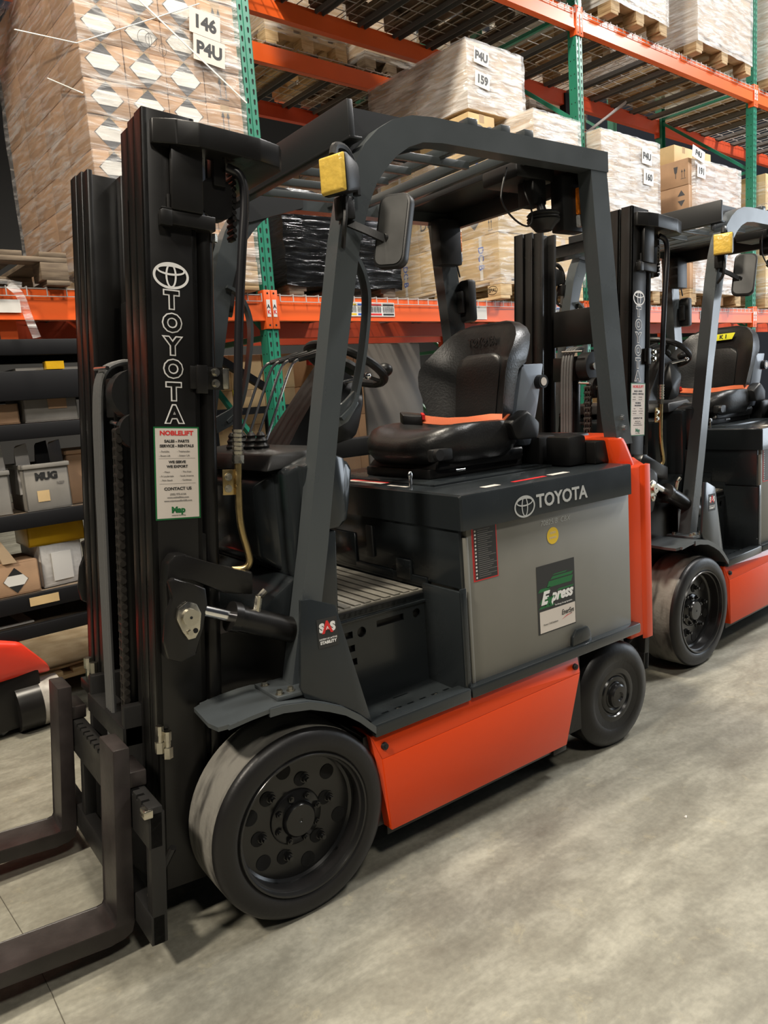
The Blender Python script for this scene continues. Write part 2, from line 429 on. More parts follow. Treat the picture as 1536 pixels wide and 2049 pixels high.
def build_truck():
    root = empty('forklift')
    def part(mb, name, label=None, parent=None, ang=35):
        o = mb.build(name, parent or root, ang=ang)
        if label: o['label'] = label
        return o
    MM = mast_matrix(TILT, MAST_O.x)
    mastparts = []
    def mpart(mb, name, label=None, parent=None, ang=35):
        o = mb.build(name, parent or root, None, ang)
        if parent is None:
            o.matrix_local = MM; mastparts.append(o)
        if label: o['label'] = label
        return o
    # ---------------- drive wheels
    def drive_wheel(y0, sgn, detail):
        # y0 outer face, sgn +1: inboard is +y
        R = .272
        c = (0.068, y0, R)
        t = MB('rubber')
        t.lathe([(.200, .014*sgn), (.207, .006*sgn), (.214, .001*sgn), (.230, 0), (.252, .003*sgn), (.264, .009*sgn), (.2700, .018*sgn), (R, .028*sgn)], c, 'y', 72)
        t.m('tread').lathe([(R, .028*sgn), (R+.0005, .10*sgn), (R, .185*sgn)], c, 'y', 72)
        t.m('rubber').lathe([(R, .185*sgn), (.255, .202*sgn), (.19, .2*sgn), (.188, .02*sgn), (.200, .014*sgn)], c, 'y', 72)
        w = part(t, 'drive_wheel', 'black tyre with a worn grey tread')
        # raised sidewall characters
        r = MB('wheelblk')
        r.lathe([(.206, .008*sgn), (.202, .001*sgn), (.197, .002*sgn), (.194, .012*sgn), (.191, .040*sgn), (.187, .060*sgn), (.180, .066*sgn), (.0, .066*sgn)], c, 'y', 64)
        r.lathe([(.2, .010*sgn), (.198, .19*sgn), (.0, .19*sgn)], c, 'y', 32)
        if detail:
            # near-black discs painted as hole darkness and as shade beside the nuts
            for k in range(6):
                a = math.radians(40+60*k)
                r.m('hole').cyl((c[0]+.148*math.cos(a), y0+.0655*sgn, c[2]+.148*math.sin(a)), (c[0]+.148*math.cos(a), y0+.064*sgn, c[2]+.148*math.sin(a)), .0225, seg=24)
                a += math.radians(30)
                r.cyl((c[0]+.112*math.cos(a)-.012, y0+.0655*sgn, c[2]+.112*math.sin(a)), (c[0]+.112*math.cos(a)-.012, y0+.0635*sgn, c[2]+.112*math.sin(a)), .021, seg=20)
        rim = part(r, 'wheel_rim', parent=w)
        if detail:
            h = MB('wheelblk')
            h.lathe([(.082, .066*sgn), (.080, .060*sgn), (.074, .056*sgn), (.058, .054*sgn), (.052, .050*sgn), (.050, .042*sgn), (.045, .036*sgn), (.006, .035*sgn), (.004, .037*sgn), (0, .037*sgn)], c, 'y', 48)
            part(h, 'wheel_hub', parent=w)
            for k in range(6):
                a = math.radians(70+60*k)
                px, pz = c[0]+.112*math.cos(a), c[2]+.112*math.sin(a)
                n = MB('wheelblk').cyl((px, y0+.066*sgn, pz), (px, y0+.062*sgn, pz), .016, .015, 20)
                n.cyl((px, y0+.062*sgn, pz), (px, y0+.050*sgn, pz), .0125, .0115, 6).cyl((px, y0+.051*sgn, pz), (px, y0+.040*sgn, pz), .0072, .0065, 10)
                part(n, 'lug_nut', parent=w)
            for k in range(8):
                a = math.radians(15+45*k)
                px, pz = c[0]+.067*math.cos(a), c[2]+.067*math.sin(a)
                n = MB('wheelblk').cyl((px, y0+.057*sgn, pz), (px, y0+.047*sgn, pz), .010, .0095, 6).cyl((px, y0+.048*sgn, pz), (px, y0+.041*sgn, pz), .005, .005, 8)
                part(n, 'hub_bolt', parent=w)
        return w
    drive_wheel(0.0, 1, True); drive_wheel(2*YC, -1, False)
    # ---------------- steer wheels
    def steer_wheel(y0, sgn):
        R = .211; c = (1.487, y0, R)
        t = MB('rubber').lathe([(.135, .006*sgn), (.150, 0), (.172, .003*sgn), (.198, .012*sgn), (R, .028*sgn), (R, .13*sgn), (.19, .15*sgn), (.1, .15*sgn), (.1, .012*sgn), (.135, .006*sgn)], c, 'y', 60)
        w = part(t, 'steer_wheel', 'smaller black rear tyre')
        d = MB('wheelblk').lathe([(.140, .004*sgn), (.134, .010*sgn), (.128, .016*sgn), (.116, .012*sgn), (.100, .010*sgn), (.088, .010*sgn), (.083, .018*sgn), (.077, .018*sgn), (.072, .012*sgn), (.060, .010*sgn), (.052, .014*sgn), (.048, .010*sgn), (.046, -.004*sgn), (.040, -.010*sgn), (.018, -.012*sgn), (.012, -.006*sgn), (0, -.006*sgn)], c, 'y', 48)
        part(d, 'wheel_disc', parent=w)
    steer_wheel(.028, 1); steer_wheel(2*YC-.028, -1)
    # ---------------- chassis
    ch = MB('black')
    ch.box(-.12, 1.30, .24, .86, .10, .60, .01).box(.30, 1.28, .04, 1.06, .14, .44, .0)
    ch.box(-.06, .12, .2, .9, .2, .42, .01).box(1.28, 1.60, .30, .80, .10, .44)
    ch.box(.28, .66, .22, .88, .44, .50).box(.28, .70, .215, .885, .50, .77)
    ch.box(-.08, .30, .24, .86, .55, .80)
    ch.box(.355, 1.14, .03, .05, .105, .150, .004)
    ch.box(1.10, 1.17, .02, .06, .10, .135, .003)
    part(ch, 'chassis', 'black underbody behind the orange skirt')
    # ---------------- orange skirts
    for side in (0, 1):
        Y = (lambda y: y) if side == 0 else my
        s = MB('orange')
        s.hull([(.352, Y(0), .136), (1.150, Y(0), .134), (1.236, Y(0), .385), (.338, Y(0), .372), (.352, Y(.03), .136), (1.150, Y(.03), .134), (1.236, Y(.03), .385), (.338, Y(.03), .372)], .003)
        s.hull([(.338, Y(.0003), .372), (1.236, Y(.0003), .385), (1.245, Y(.018), .443), (.313, Y(.018), .446), (.338, Y(.04), .372), (1.236, Y(.04), .385), (1.245, Y(.04), .443), (.313, Y(.04), .446)], .002)
        s.hull([(.353, Y(.004), .137), (.340, Y(.004), .372), (.313, Y(.02), .446), (.350, Y(.12), .137), (.315, Y(.12), .446), (.325, Y(.12), .372), (.36, Y(.12), .137), (.36, Y(.03), .44)])
        sk = part(s, 'side_skirt')
        for bx, bz in ((.352, .408), (1.215, .413)):
            yb = Y(.008)
            d = -1 if side == 0 else 1
            part(MB('plastic').cyl((bx, yb, bz), (bx, yb+d*.010, bz), .012, .010, 16).cyl((bx, yb+d*.010, bz), (bx, yb+d*.013, bz), .005, .005, 8), 'skirt_bolt', 'small black bolt', sk)
        r = MB('body')
        r.box(.318, .70, Y(-.004), Y(.05), .446, .487, .006).box(.705, 1.600, Y(-.004), Y(.05), .448, .489, .008)
        part(r, 'sill_rail', 'dark grey sill along the skirt top')
    # ---------------- step
    st = MB('body').box(.322, .700, .012, .205, .452, .468, .002)
    cu = MB()
    for i, x in enumerate((.40, .45, .50, .55, .60, .65)):
        for j, y in enumerate((.045, .085)):
            xx = x+(.018 if j else 0)
            cu.box(xx-.013, xx+.013, y-.0045, y+.0045, .44, .48)
    cu.box(.5, .56, .15, .158, .44, .48)
    st = cut(st, cu)
    st.m('body').box(.322, .70, .010, .022, .452, .480, .003)
    stp = part(st, 'step_plate', 'dark slotted step tread')
    for x in (.455, .61):
        part(MB('zinc').cyl((x, .065, .467), (x, .065, .475), .008, .007, 6), 'step_bolt', 'zinc bolt head', stp)
    # inner step panel with slots
    sp = MB('body').box(.20, .712, .200, .206, .452, .772, 0)
    cu = MB()
    for z in (.70, .655, .610): cu.box(.335+(.655-z)*.05, .400+(.655-z)*.1, .19, .22, z-.011, z+.011, .0)
    cu.box(.49, .60, .19, .22, .700, .722)
    cu.cyl((.43, .18, .70), (.43, .23, .70), .017); cu.cyl((.655, .18, .71), (.655, .23, .71), .016)
    sp = cut(sp, cu)
    sp.m('body').box(.33, .712, .192, .208, .742, .752, .003)
    part(sp, 'step_panel', 'dark upright panel with slots and round holes')
    bk = MB('hole').box(.22, .70, .2085, .213, .46, .765)
    # floor mat
    fm = MB('plastic').box(.235, .705, .200, .90, .752, .776, .004)
    fm.m('mat').box(.24, .698, .208, .895, .775, .7835, .002)
    for i in range(11):
        x = .262+i*.0395
        fm.box(x, x+.026, .214, .89, .783, .7885, .002)
    part(fm, 'floor_mat', 'worn ribbed grey floor mat')
    # ---------------- fender and side plate
    for side in (0, 1):
        Y = (lambda y: y) if side == 0 else my
        f = MB('guard')
        up = [(-.125, .634), (-.06, .640), (-.01, .642), (.03, .641), (.112, .625), (.17, .600), (.223, .572), (.27, .535), (.322, .482)]
        th = .012
        poly = up+[(x-.004, z-th) for x, z in reversed(up)]
        f.prism([(x, z-.010*(1-i/8) if i < 9 else z-.010*((i-9)/8)) for i, (x, z) in enumerate(poly)] if False else poly, 'y', Y(.000), Y(.20), 0)
        f.prism([(x, z) for x, z in up[2:]]+[(x-.002, z-.022) for x, z in reversed(up[2:])], 'y', Y(-.004), Y(.006))
        f.hull([(-.150, Y(.02), .630), (-.150, Y(.02), .618), (-.160, Y(.06), .632), (-.160, Y(.06), .620), (-.150, Y(.18), .634), (-.150, Y(.18), .622), (-.10, Y(.2), .638), (-.10, Y(.2), .626), (-.10, Y(0), .637), (-.10, Y(0), .624)])
        fo = part(f, 'front_fender', 'grey mudguard over the drive wheel')
        p = MB('guard')
        p.hull([(.03, Y(.030), .640), (.175, Y(.030), .632), (.03, Y(.17), .640), (.175, Y(.17), .632), (.03, Y(.03), .652), (.175, Y(.03), .644), (.03, Y(.17), .652), (.175, Y(.17), .644)], .002)
        part(p, 'pillar_foot', parent=fo)
        for bx, by in ((.048, .05), (.048, .14), (.085, .055), (.15, .055)):
            z = .650-.055*(bx-.03)
            part(MB('zinc').cyl((bx, Y(by), z), (bx, Y(by), z+.004), .012, .012, 16).cyl((bx, Y(by), z+.003), (bx, Y(by), z+.014), .0085, .0085, 6), 'foot_bolt', 'zinc bolt', fo)
        sd = MB('body').prism([(.125, .905), (.155, .902), (.233, .868), (.326, .486), (.28, .532), (.223, .574), (.17, .603), (.112, .628), (.10, .66)], 'y', Y(.022), Y(.034), .001)
        so = part(sd, 'side_plate', 'dark plate beside the step')
        if side == 0:
            T = frame((.200, .0215, .797), (1, 0, -.03), (0, 0, 1))
            d = MB('ink').quad(T, -.033, .033, -.042, .042, .0006)
            d.m('white').text('S', T @ Matrix.Translation((-.018, .014, .0008)), .034, .0022, .0002).text('S', T @ Matrix.Translation((.018, .014, .0008)), .034, .0022, .0002)
            d.m('red').text('A', T @ Matrix.Translation((0, .014, .0012)), .048, .0016, .0003)
            d.m('white').text('A', T @ Matrix.Translation((0, .013, .0018)), .014, .0, .0003)
            d.m('white').text('SYSTEM OF ACTIVE', T @ Matrix.Translation((0, -.018, .0008)), .0068, .0001, .0002).text('STABILITY', T @ Matrix.Translation((0, -.028, .0008)), .0118, .0005, .0002)
            part(d, 'stability_sticker', 'black sticker with a red A between white S letters', so)
    # ---------------- battery bay
    g = MB('body').box(.690, .704, .010, .205, .462, .805, .003)
    g.box(.690, .715, .010, .018, .462, .815, .002)
    part(g, 'battery_guard_plate', 'dark upright plate in front of the battery')
    sf = MB('body').box(.712, .728, .030, 1.07, .806, 1.002, .004).box(.705, .73, .2, .9, .77, .82, .004)
    sf.box(.704, .712, .62, .78, .80, .93, .004).box(.70, .712, .28, .36, .80, .87, .004)
    sf.m('ink').box(.702, .712, .50, .54, .85, .97, .006)
    part(sf, 'seat_base_front', 'glossy dark front panel under the hood')
    b = MB('batt').box(.738, 1.573, .022, 1.078, .470, 1.0, .004)
    b.box(.728, .742, .018, .04, .47, .975, .003)
    bat = part(b, 'battery', 'large grey steel battery case')
    T = frame((1.14, .0215, .9), (1, 0, 0), (0, 0, 1))
    lab = MB('red').quad(T, -.381, -.270, -.077, .098, .0004)
    lab.m('ink').quad(T, -.377, -.274, -.073, .098, .0008)
    for i in range(14):
        z = .088-i*.0118
        lab.m('white' if i % 3 else 'cream').poly([T @ Vector((-.3665+a, z+c, .0012)) for a, c in ((-.0042, 0), (0, -.0042), (.0042, 0), (0, .0042))])
    for i in range(24):
        z = .090-i*.0067; w = rnd(.04, .085)
        lab.m('inkgrey').quad(T, -.356, -.356+w, z-.0008, z+.0008, .0012)
    lab.m('red').quad(T, -.3755, -.3735, -.073, .098, .0012)
    part(lab, 'warning_label', 'narrow black warning label with red edge and white symbols', bat)
    T2 = frame((1.148, .0215, .691), (1, 0, -.0), (0, 0, 1))
    e = MB('ink').quad(T2, -.099, .099, -.122, .124, .0005)
    e.m('green_p')
    for x0, x1, z0, z1 in ((-.05, .09, .040, .062), (-.095, -.03, .03, .042), (-.03, .092, .066, .076), (-.09, .05, -.012, .004), (-.095, -.01, -.03, -.022), (0, .095, .02, .026), (-.02, .06, .080, .084)):
        e.poly([T2 @ Vector(p) for p in ((x0, z0, .0009), (x1-.01, z0, .0009), (x1, z1, .0009), (x0+.012, z1, .0009))])
    e.m('white').text('E', T2 @ Matrix.Translation((-.066, .004, .0014)), .062, .003, .0003, shear=.35).text('press', T2 @ Matrix.Translation((.027, .006, .0014)), .056, .0024, .0003, shear=.35, sx=.92)
    e.m('green_p').text('x', T2 @ Matrix.Translation((-.043, -.004, .0018)), .070, .001, .0003, shear=.35)
    e.m('white').text('The Energy Storage Specialists', T2 @ Matrix.Translation((.035, -.030, .0012)), .0075, 0, .0002)
    e.m('cream').quad(T2, -.090, .096, -.118, -.040, .0010)
    e.m('ink').text('EnerSys', T2 @ Matrix.Translation((.055, -.066, .0016)), .026, .0004, .0002, shear=.2, sx=.8)
    e.m('inkgrey').text('Power / Full Solutions', T2 @ Matrix.Translation((-.035, -.090, .0016)), .0085, .0001, .0002)
    e.m('red').poly([T2 @ Vector(p) for p in ((.02, -.092, .0016), (.05, -.080, .0016), (.085, -.077, .0016), (.05, -.083, .0016))])
    part(e, 'battery_sticker', 'green and white battery maker sticker', bat)
    y = MB('yellow').disc(T, .030, .030, .0006, cx=0, cy=.012)
    y.m('cream').text('ooo', T @ Matrix.Translation((0, .024, .001)), .018, 0, .0001).text('mmm', T @ Matrix.Translation((0, .006, .001)), .016, 0, .0001)
    y.m('silver').text('70825/B  CBX', T @ Matrix.Translation((.015, .062, .001)), .026, 0, .0001, shear=.2)
    part(y, 'round_sticker', 'round yellow sticker with scratched writing above', bat)
    tb = MB('body').prism([(1.210, .489), (1.212, .525), (1.232, .548), (1.292, .548), (1.310, .525), (1.312, .489)], 'y', .006, .016, .001)
    part(tb, 'battery_stop', 'small dark retaining tab at the battery foot')
    # ---------------- hood
    h = MB('body')
    sec = lambda x, o=0: [(x, .0+o, 1.002), (x, .0+o, 1.109-o), (x, .002+o, 1.114-o), (x, .007+o, 1.116-o), (x, 1.093-o, 1.116-o), (x, 1.10-o, 1.109-o), (x, 1.10-o, 1.002)]
    h.loft([sec(.702, .006), sec(.708), sec(1.560), sec(1.566, .006)])
    h.box(.80, 1.40, .24, .86, 1.112, 1.124, .004)
    hd = part(h, 'battery_hood', 'glossy dark grey hood over the battery')
    Th = frame((1.0, -.0005, 1.038), (1, 0, .0), (0, 0, 1))
    lg = MB('silver')
    toyota_mark(lg, Th @ Matrix.Translation((-.016, .002, 0)), .098, .074, .0060)
    lg.text('TOYOTA', Th @ Matrix.Translation((.172, .008, .0006)), .0635, .0016, .0003, sx=1.0, spacing=1.0)
    part(lg, 'hood_lettering', 'silver oval badge and lettering', hd)
    for x0, x1, y0, y1, mt in ((.76, .785, .50, .74, 'cream'), (.785, .805, .50, .74, 'red'), (.745, .76, .33, .44, 'cream'), (.86, .93, .05, .08, 'cream'), (1.00, 1.16, .055, .075, 'red'), (1.19, 1.28, .055, .085, 'cream')):
        part(MB(mt).box(x0, x1, y0, y1, 1.1165, 1.1172), 'hood_sticker', 'small warning sticker on the hood top', hd)
    lt = MB('chrome').cyl((.745, .30, 1.117), (.745, .30, 1.155), .005, .005, 8).sph((.745, .30, 1.160), .010, (1, .6, 1.4))
    part(lt, 'hood_latch', 'small chrome latch', hd)
    # ---------------- counterweight
    c = MB('orange')
    foot = [(1.580, .030), (1.690, .030), (1.735, .07), (1.93, .25), (1.97, .55), (1.93, .85), (1.735, 1.03), (1.69, 1.07), (1.58, 1.07)]
    c.prism(foot, 'z', .415, 1.095, .006)
    foot2 = [(1.585, .085), (1.690, .075), (1.75, .12), (1.90, .27), (1.94, .55), (1.90, .83), (1.75, .98), (1.69, 1.025), (1.585, 1.015)]
    c.hull([(x, y, 1.09) for x, y in foot2]+[(1.555+(x-1.585)*.75, YC+(y-YC)*.98, 1.212) for x, y in foot2], .012)
    c.prism([(1.655, .030), (1.675, .022), (1.712, .022), (1.722, .05)], 'z', .40, 1.10, .003)
    c.m('black').box(1.585, 1.9, .30, .80, .12, .43, .01)
    part(c, 'counterweight', 'orange rear counterweight')
    bx = MB('black').box(1.545, 1.70, .30, .98, 1.10, 1.222, .008)
    bx.box(1.50, 1.60, .112, .30, 1.118, 1.205, .008).m('plastic')
    part(bx, 'rear_deck_housing', 'black housing behind the seat')
    for y0, y1 in ((.155, .275), (.305, .44)):
        part(MB('plastic').box(1.40, 1.50, y0, y1, 1.118, 1.232, .012), 'deck_box', 'dark square box behind the seat')
    # ---------------- overhead guard
    def arc(cx, cz, r, a0, a1, n=9):
        return [(cx+r*math.cos(math.radians(a0+(a1-a0)*i/(n-1))), cz+r*math.sin(math.radians(a0+(a1-a0)*i/(n-1)))) for i in range(n)]
    for side in (0, 1):
        Y = (lambda y: y) if side == 0 else my
        # outer edge (front/top) and inner edge (rear/bottom) of the bent tube, seen from the side
        ox = [(.110, .648), (.201, 1.030), (.288, 1.44), (.386, 1.88)]+[(.420, 2.00), (.455, 2.08), (.500, 2.145), (.552, 2.192), (.61, 2.226), (.68, 2.246), (.76, 2.252), (1.588, 2.250)]
        ix = [(.178, .644), (.266, 1.020), (.352, 1.44), (.462, 1.88)]+[(.502, 1.985), (.535, 2.045), (.570, 2.085), (.612, 2.125), (.66, 2.155), (.715, 2.175), (.79, 2.182), (1.588, 2.180)]
        g = MB('guard')
        rings = []
        for (a, b), (c1, d1) in zip(ox, ix):
            rings.append([(a, Y(.090), b), (a, Y(.150), b), (c1, Y(.150), d1), (c1, Y(.090), d1)])
        g.loft(rings)
        bes = [e for e in g.bm.edges if len(e.link_faces) == 2 and e.calc_face_angle(0) > .9]
        bmesh.ops.bevel(g.bm, geom=bes, offset=.007, segments=2, affect='EDGES', profile=.5)
        # rear pillar
        r2 = []
        for (xf, xr, z) in ((1.492, 1.582, 2.18), (1.507, 1.600, 2.0), (1.548, 1.642, 1.6), (1.590, 1.678, 1.28), (1.61, 1.70, 1.18)):
            r2.append([(xf, Y(.092), z), (xf, Y(.152), z), (xr, Y(.152), z), (xr, Y(.092), z)])
        g.loft(r2)
        gp = part(g, 'guard_pillar', 'bent grey side member of the overhead guard')
        if side == 0:
            for z in (1.245, 1.285):
                part(MB('chrome').cyl((1.655-(z-1.2)*.2, .092, z), (1.655-(z-1.2)*.2, .080, z), .011, .009, 12), 'pillar_bolt', 'shiny bolt', gp)
        # side visor plate inboard of the curve
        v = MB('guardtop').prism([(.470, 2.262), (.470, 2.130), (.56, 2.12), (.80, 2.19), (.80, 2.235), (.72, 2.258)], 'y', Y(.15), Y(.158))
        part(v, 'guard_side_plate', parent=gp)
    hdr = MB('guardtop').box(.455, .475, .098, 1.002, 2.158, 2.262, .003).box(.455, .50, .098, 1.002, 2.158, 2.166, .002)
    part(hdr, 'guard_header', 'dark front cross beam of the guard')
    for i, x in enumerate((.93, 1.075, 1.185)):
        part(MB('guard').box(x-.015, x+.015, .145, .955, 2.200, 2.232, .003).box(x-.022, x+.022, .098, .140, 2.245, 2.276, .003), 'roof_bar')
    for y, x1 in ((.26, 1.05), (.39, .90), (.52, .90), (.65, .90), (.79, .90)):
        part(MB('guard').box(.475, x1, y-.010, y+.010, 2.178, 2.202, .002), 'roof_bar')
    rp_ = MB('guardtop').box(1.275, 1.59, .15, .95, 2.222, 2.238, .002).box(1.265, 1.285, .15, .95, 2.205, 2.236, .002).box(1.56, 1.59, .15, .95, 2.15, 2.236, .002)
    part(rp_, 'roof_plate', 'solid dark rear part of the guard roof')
    # ---------------- grab handles
    for side in (0, 1):
        Y = (lambda y: y) if side == 0 else my
        hb = MB('guard').tube([(.435, Y(.155), 1.88), (.475, Y(.158), 1.86), (.510, Y(.16), 1.80), (.520, Y(.16), 1.72), (.485, Y(.16), 1.56), (.452, Y(.16), 1.46), (.43, Y(.155), 1.415), (.38, Y(.152), 1.38)], 0, smooth=2, flat=(.012, .034))
        hb.prism([(.33, 1.40), (.40, 1.425), (.44, 1.46), (.452, 1.42), (.41, 1.37), (.335, 1.34)], 'y', Y(.150), Y(.162), .002)
        part(hb, 'grab_handle', 'grey grab handle on the guard pillar')
    # ---------------- work lamps, mirrors
    for side in (0, 1):
        Y = (lambda y: y) if side == 0 else my
        d = 1 if side == 0 else -1
        l = MB('plastic')
        TL_ = Matrix.Translation((.385, Y(.048), 2.034)) @ Matrix.Rotation(math.radians(16*d), 4, 'Z')
        V_ = lambda *p: tuple(TL_ @ Vector((p[0], p[1]*d, p[2])))
        l.hull([V_(-.035, -.048, -.055), V_(-.035, -.048, .055), V_(-.035, .048, -.055), V_(-.035, .048, .055), V_(.045, -.03, -.035), V_(.045, -.03, .035), V_(.045, .03, -.035), V_(.045, .03, .035)], .012)
        0 and l.hull([(.300, Y(.035), 1.985), (.300, Y(.035), 2.085), (.300, Y(.115), 1.985), (.300, Y(.115), 2.085), (.375, Y(.055), 2.005), (.375, Y(.055), 2.075), (.375, Y(.10), 2.005), (.375, Y(.10), 2.075)], .010)
        l.box(.385, .43, Y(.06), Y(.10), 1.93, 1.99, .004)
        l.tube([V_(-.03, 0, .05), V_(-.02, 0, .078), V_(.03, 0, .075), V_(.06, 0, .02), V_(.06, 0, -.04)], .012, 8, 2)
        l.tube([(.40, Y(.06), 1.99), (.39, Y(.05), 1.94), (.38, Y(.05), 1.89), (.40, Y(.09), 1.86)], .007, 6, 2)
        lp = part(l, 'work_lamp', 'black work lamp housing on the pillar')
        a = MB('amber').hull([V_(-.034, -.044, -.050), V_(-.034, -.044, .050), V_(-.034, .044, -.050), V_(-.034, .044, .050), V_(-.048, -.038, -.044), V_(-.048, -.038, .044), V_(-.048, .038, -.044), V_(-.048, .038, .044)], .004)
        part(a, 'lamp_lens', 'amber ribbed lens', lp)
        mr = MB('plastic').tube([(.415, Y(.085), 1.925), (.45, Y(.05), 1.90), (.50, Y(.03), 1.875)], 0, flat=(.022, .008))
        mr.cyl((.50, Y(.03), 1.875), (.52, Y(.025), 1.875), .014)
        # housing: rounded slab, facing forward-left
        mc = Vector((.525, Y(.015), 1.892)); TM = Matrix.Translation(mc) @ Matrix.Rotation(math.radians(13), 4, 'Y') @ Matrix.Rotation(math.radians(-68*d), 4, 'Z')
        rr_ = lambda w, h, r: [(sx*(w-r)+r*math.cos(a), sz*(h-r)+r*math.sin(a)) for sx, sz, a0 in ((1, 1, 0), (-1, 1, 90), (-1, -1, 180), (1, -1, 270)) for a in [math.radians(a0+22.5*k) for k in range(5)]]
        m2_ = MB('plastic').prism(rr_(.052, .104, .028), 'y', -.013, .013, .004); m2_.bm.transform(TM); t_ = bpy.data.meshes.new('t'); m2_.bm.to_mesh(t_); mr.mesh(t_, Matrix())
        mo = part(mr, 'mirror', 'black rear view mirror on the pillar')
        g_ = MB('glassmirror').prism(rr_(.044, .096, .024), 'y', -.0148*d-.001, -.0148*d+.001); g_.bm.transform(TM)
        part(g_, 'mirror_glass', parent=mo)
    # ---------------- roof fittings at the rear
    f = MB('plastic').box(1.25, 1.45, .22, .40, 2.165, 2.222, .01).box(1.33, 1.40, .22, .30, 2.08, 2.17, .008)
    f.lathe([(0, .0), (.03, .0), (.045, .018), (.058, .03), (.060, .036), (.054, .038), (.060, .044), (.054, .050), (.060, .056), (.054, .062), (.050, .066), (0, .066)], (1.365, .21, 1.985), 'z', 28)
    f.cyl((1.365, .21, 2.045), (1.365, .23, 2.10), .016)
    f.tube([(1.20, .22, 2.19), (1.16, .21, 2.12), (1.14, .20, 2.06), (1.22, .20, 2.0), (1.29, .20, 1.99), (1.30, .20, 2.05), (1.28, .22, 2.12), (1.33, .26, 2.18)], .0035, 6, 2)
    part(f, 'rear_work_lamp', 'round dark rear lamp hanging under the roof')
    for side in (0, 1):
        Y = (lambda y: y) if side == 0 else my
        cl = MB('plastic').box(1.435, 1.56, Y(.175), Y(.235), 1.985, 2.18, .006)
        co = part(cl, 'rear_combination_lamp', 'dark lamp box with an orange lens under the roof')
        q = MB('amber2').box(1.505, 1.575, Y(.158), Y(.225), 2.045, 2.14, .006)
        q.m('clearlens').box(1.505, 1.575, Y(.158), Y(.225), 2.0, 2.044, .006)
        part(q, 'lamp_lens', 'orange lens', co)
    hh = MB('plastic').box(1.60, 1.655, .88, .95, 1.74, 1.93, .015).box(1.575, 1.60, .90, .94, 1.78, 1.88, .008)
    hh.tube([(1.55, .93, 2.05), (1.575, .92, 2.0), (1.58, .91, 1.94)], .004, 6, 1)
    part(hh, 'pillar_box', 'black box on the far rear pillar')
    # ---------------- dashboard and cowl
    cw = MB('body')
    cw.hull([(.20, .17, 1.245), (.20, .93, 1.245), (.235, .17, 1.26), (.235, .93, 1.26), (.20, .17, .93), (.20, .93, .93), (.26, .17, .80), (.26, .93, .80), (.30, .17, 1.26), (.30, .93, 1.26)], .015)
    cw.hull([(.20, .17, .935), (.20, .93, .935), (.08, .17, .865), (.08, .93, .865), (.06, .17, .80), (.06, .93, .80), (.26, .17, .79), (.26, .93, .79)], .012)
    cw.hull([(.150, .30, 1.20), (.150, .80, 1.20), (.150, .30, .98), (.150, .80, .98), (.21, .25, 1.24), (.21, .85, 1.24), (.21, .25, .93), (.21, .85, .93)], .012)
    part(cw, 'front_cowl', 'dark grey curved front cowl')
    ec = MB('body').hull([(.235, .135, 1.258), (.330, .135, 1.285), (.395, .150, 1.262), (.418, .160, 1.225), (.385, .150, 1.085), (.355, .140, 1.060), (.24, .135, 1.055),
                          (.235, .35, 1.262), (.33, .35, 1.29), (.395, .35, 1.262), (.418, .35, 1.225), (.385, .35, 1.085), (.355, .35, 1.06), (.24, .35, 1.055)], .018)
    ec.hull([(.22, .145, 1.055), (.335, .145, 1.055), (.318, .145, .78), (.22, .145, .78), (.22, .3, 1.055), (.335, .3, 1.055), (.318, .3, .78), (.22, .3, .78)], .010)
    part(ec, 'cowl_side_pad', 'glossy dark rounded pad at the cowl side')
    tr = MB('plastic').hull([(.16, .22, 1.245), (.16, .90, 1.245), (.40, .22, 1.262), (.40, .90, 1.262), (.19, .24, 1.292), (.19, .88, 1.292), (.38, .24, 1.30), (.38, .88, 1.30)], .006)
    tr.box(.40, .66, .86, .99, 1.20, 1.272, .008).box(.37, .50, .5, .9, .80, 1.26, .01)
    tr.box(.55, 1.45, .99, 1.05, 1.18, 1.262, .008)
    part(tr, 'dash_tray', 'black dashboard tray')
    # steering column
    col = MB('plastic')
    col.loft([[(x, YC-w, z), (x, YC+w, z), (x2, YC+w, z2), (x2, YC-w, z2)] for (x, z, x2, z2, w) in ((.34, 1.26, .48, 1.22, .10), (.42, 1.36, .54, 1.30, .085), (.54, 1.50, .64, 1.42, .07), (.585, 1.555, .685, 1.50, .06))])
    col.hull([(.52, YC-.15, 1.36), (.66, YC-.13, 1.42), (.62, YC-.13, 1.30), (.52, YC-.12, 1.28), (.70, YC-.07, 1.50), (.52, YC+.05, 1.36), (.66, YC+.05, 1.46), (.58, YC-.10, 1.50)], .01)
    cl = part(col, 'steering_column', 'black steering column')
    # wheel: tilted ring
    wc = Vector((.682, YC, 1.555)); q = Matrix.Translation(wc) @ Matrix.Rotation(math.radians(30), 4, 'Y')
    sw = MB('plastic'); n = 40
    sw.tube([q @ Vector((.146*math.cos(2*PI*i/n), .146*math.sin(2*PI*i/n), 0)) for i in range(n+1)], .0155, 10)
    sw.lathe([(0, -.02), (.045, -.02), (.05, -.005), (.045, .008), (0, .010)], (0, 0, 0), 'z', 24)
    vs = [v for v in sw.bm.verts if v.co.length < .06]
    for v in vs: v.co = q @ v.co
    for a in (100, 220, 340):
        a = math.radians(a); sw.bar(q @ Vector((.03*math.cos(a), .03*math.sin(a), -.012)), q @ Vector((.142*math.cos(a), .142*math.sin(a), 0)), .026, .010)
    so = part(sw, 'steering_wheel', 'black steering wheel')
    kp = q @ Vector((.136, -.05, .022))
    part(MB('plastic').cyl(kp-Vector((0, 0, .02)), kp+Vector((0, 0, .008)), .009).sph(kp+Vector((.004, 0, .022)), .030, (1, 1, .85)), 'spinner_knob', parent=so)
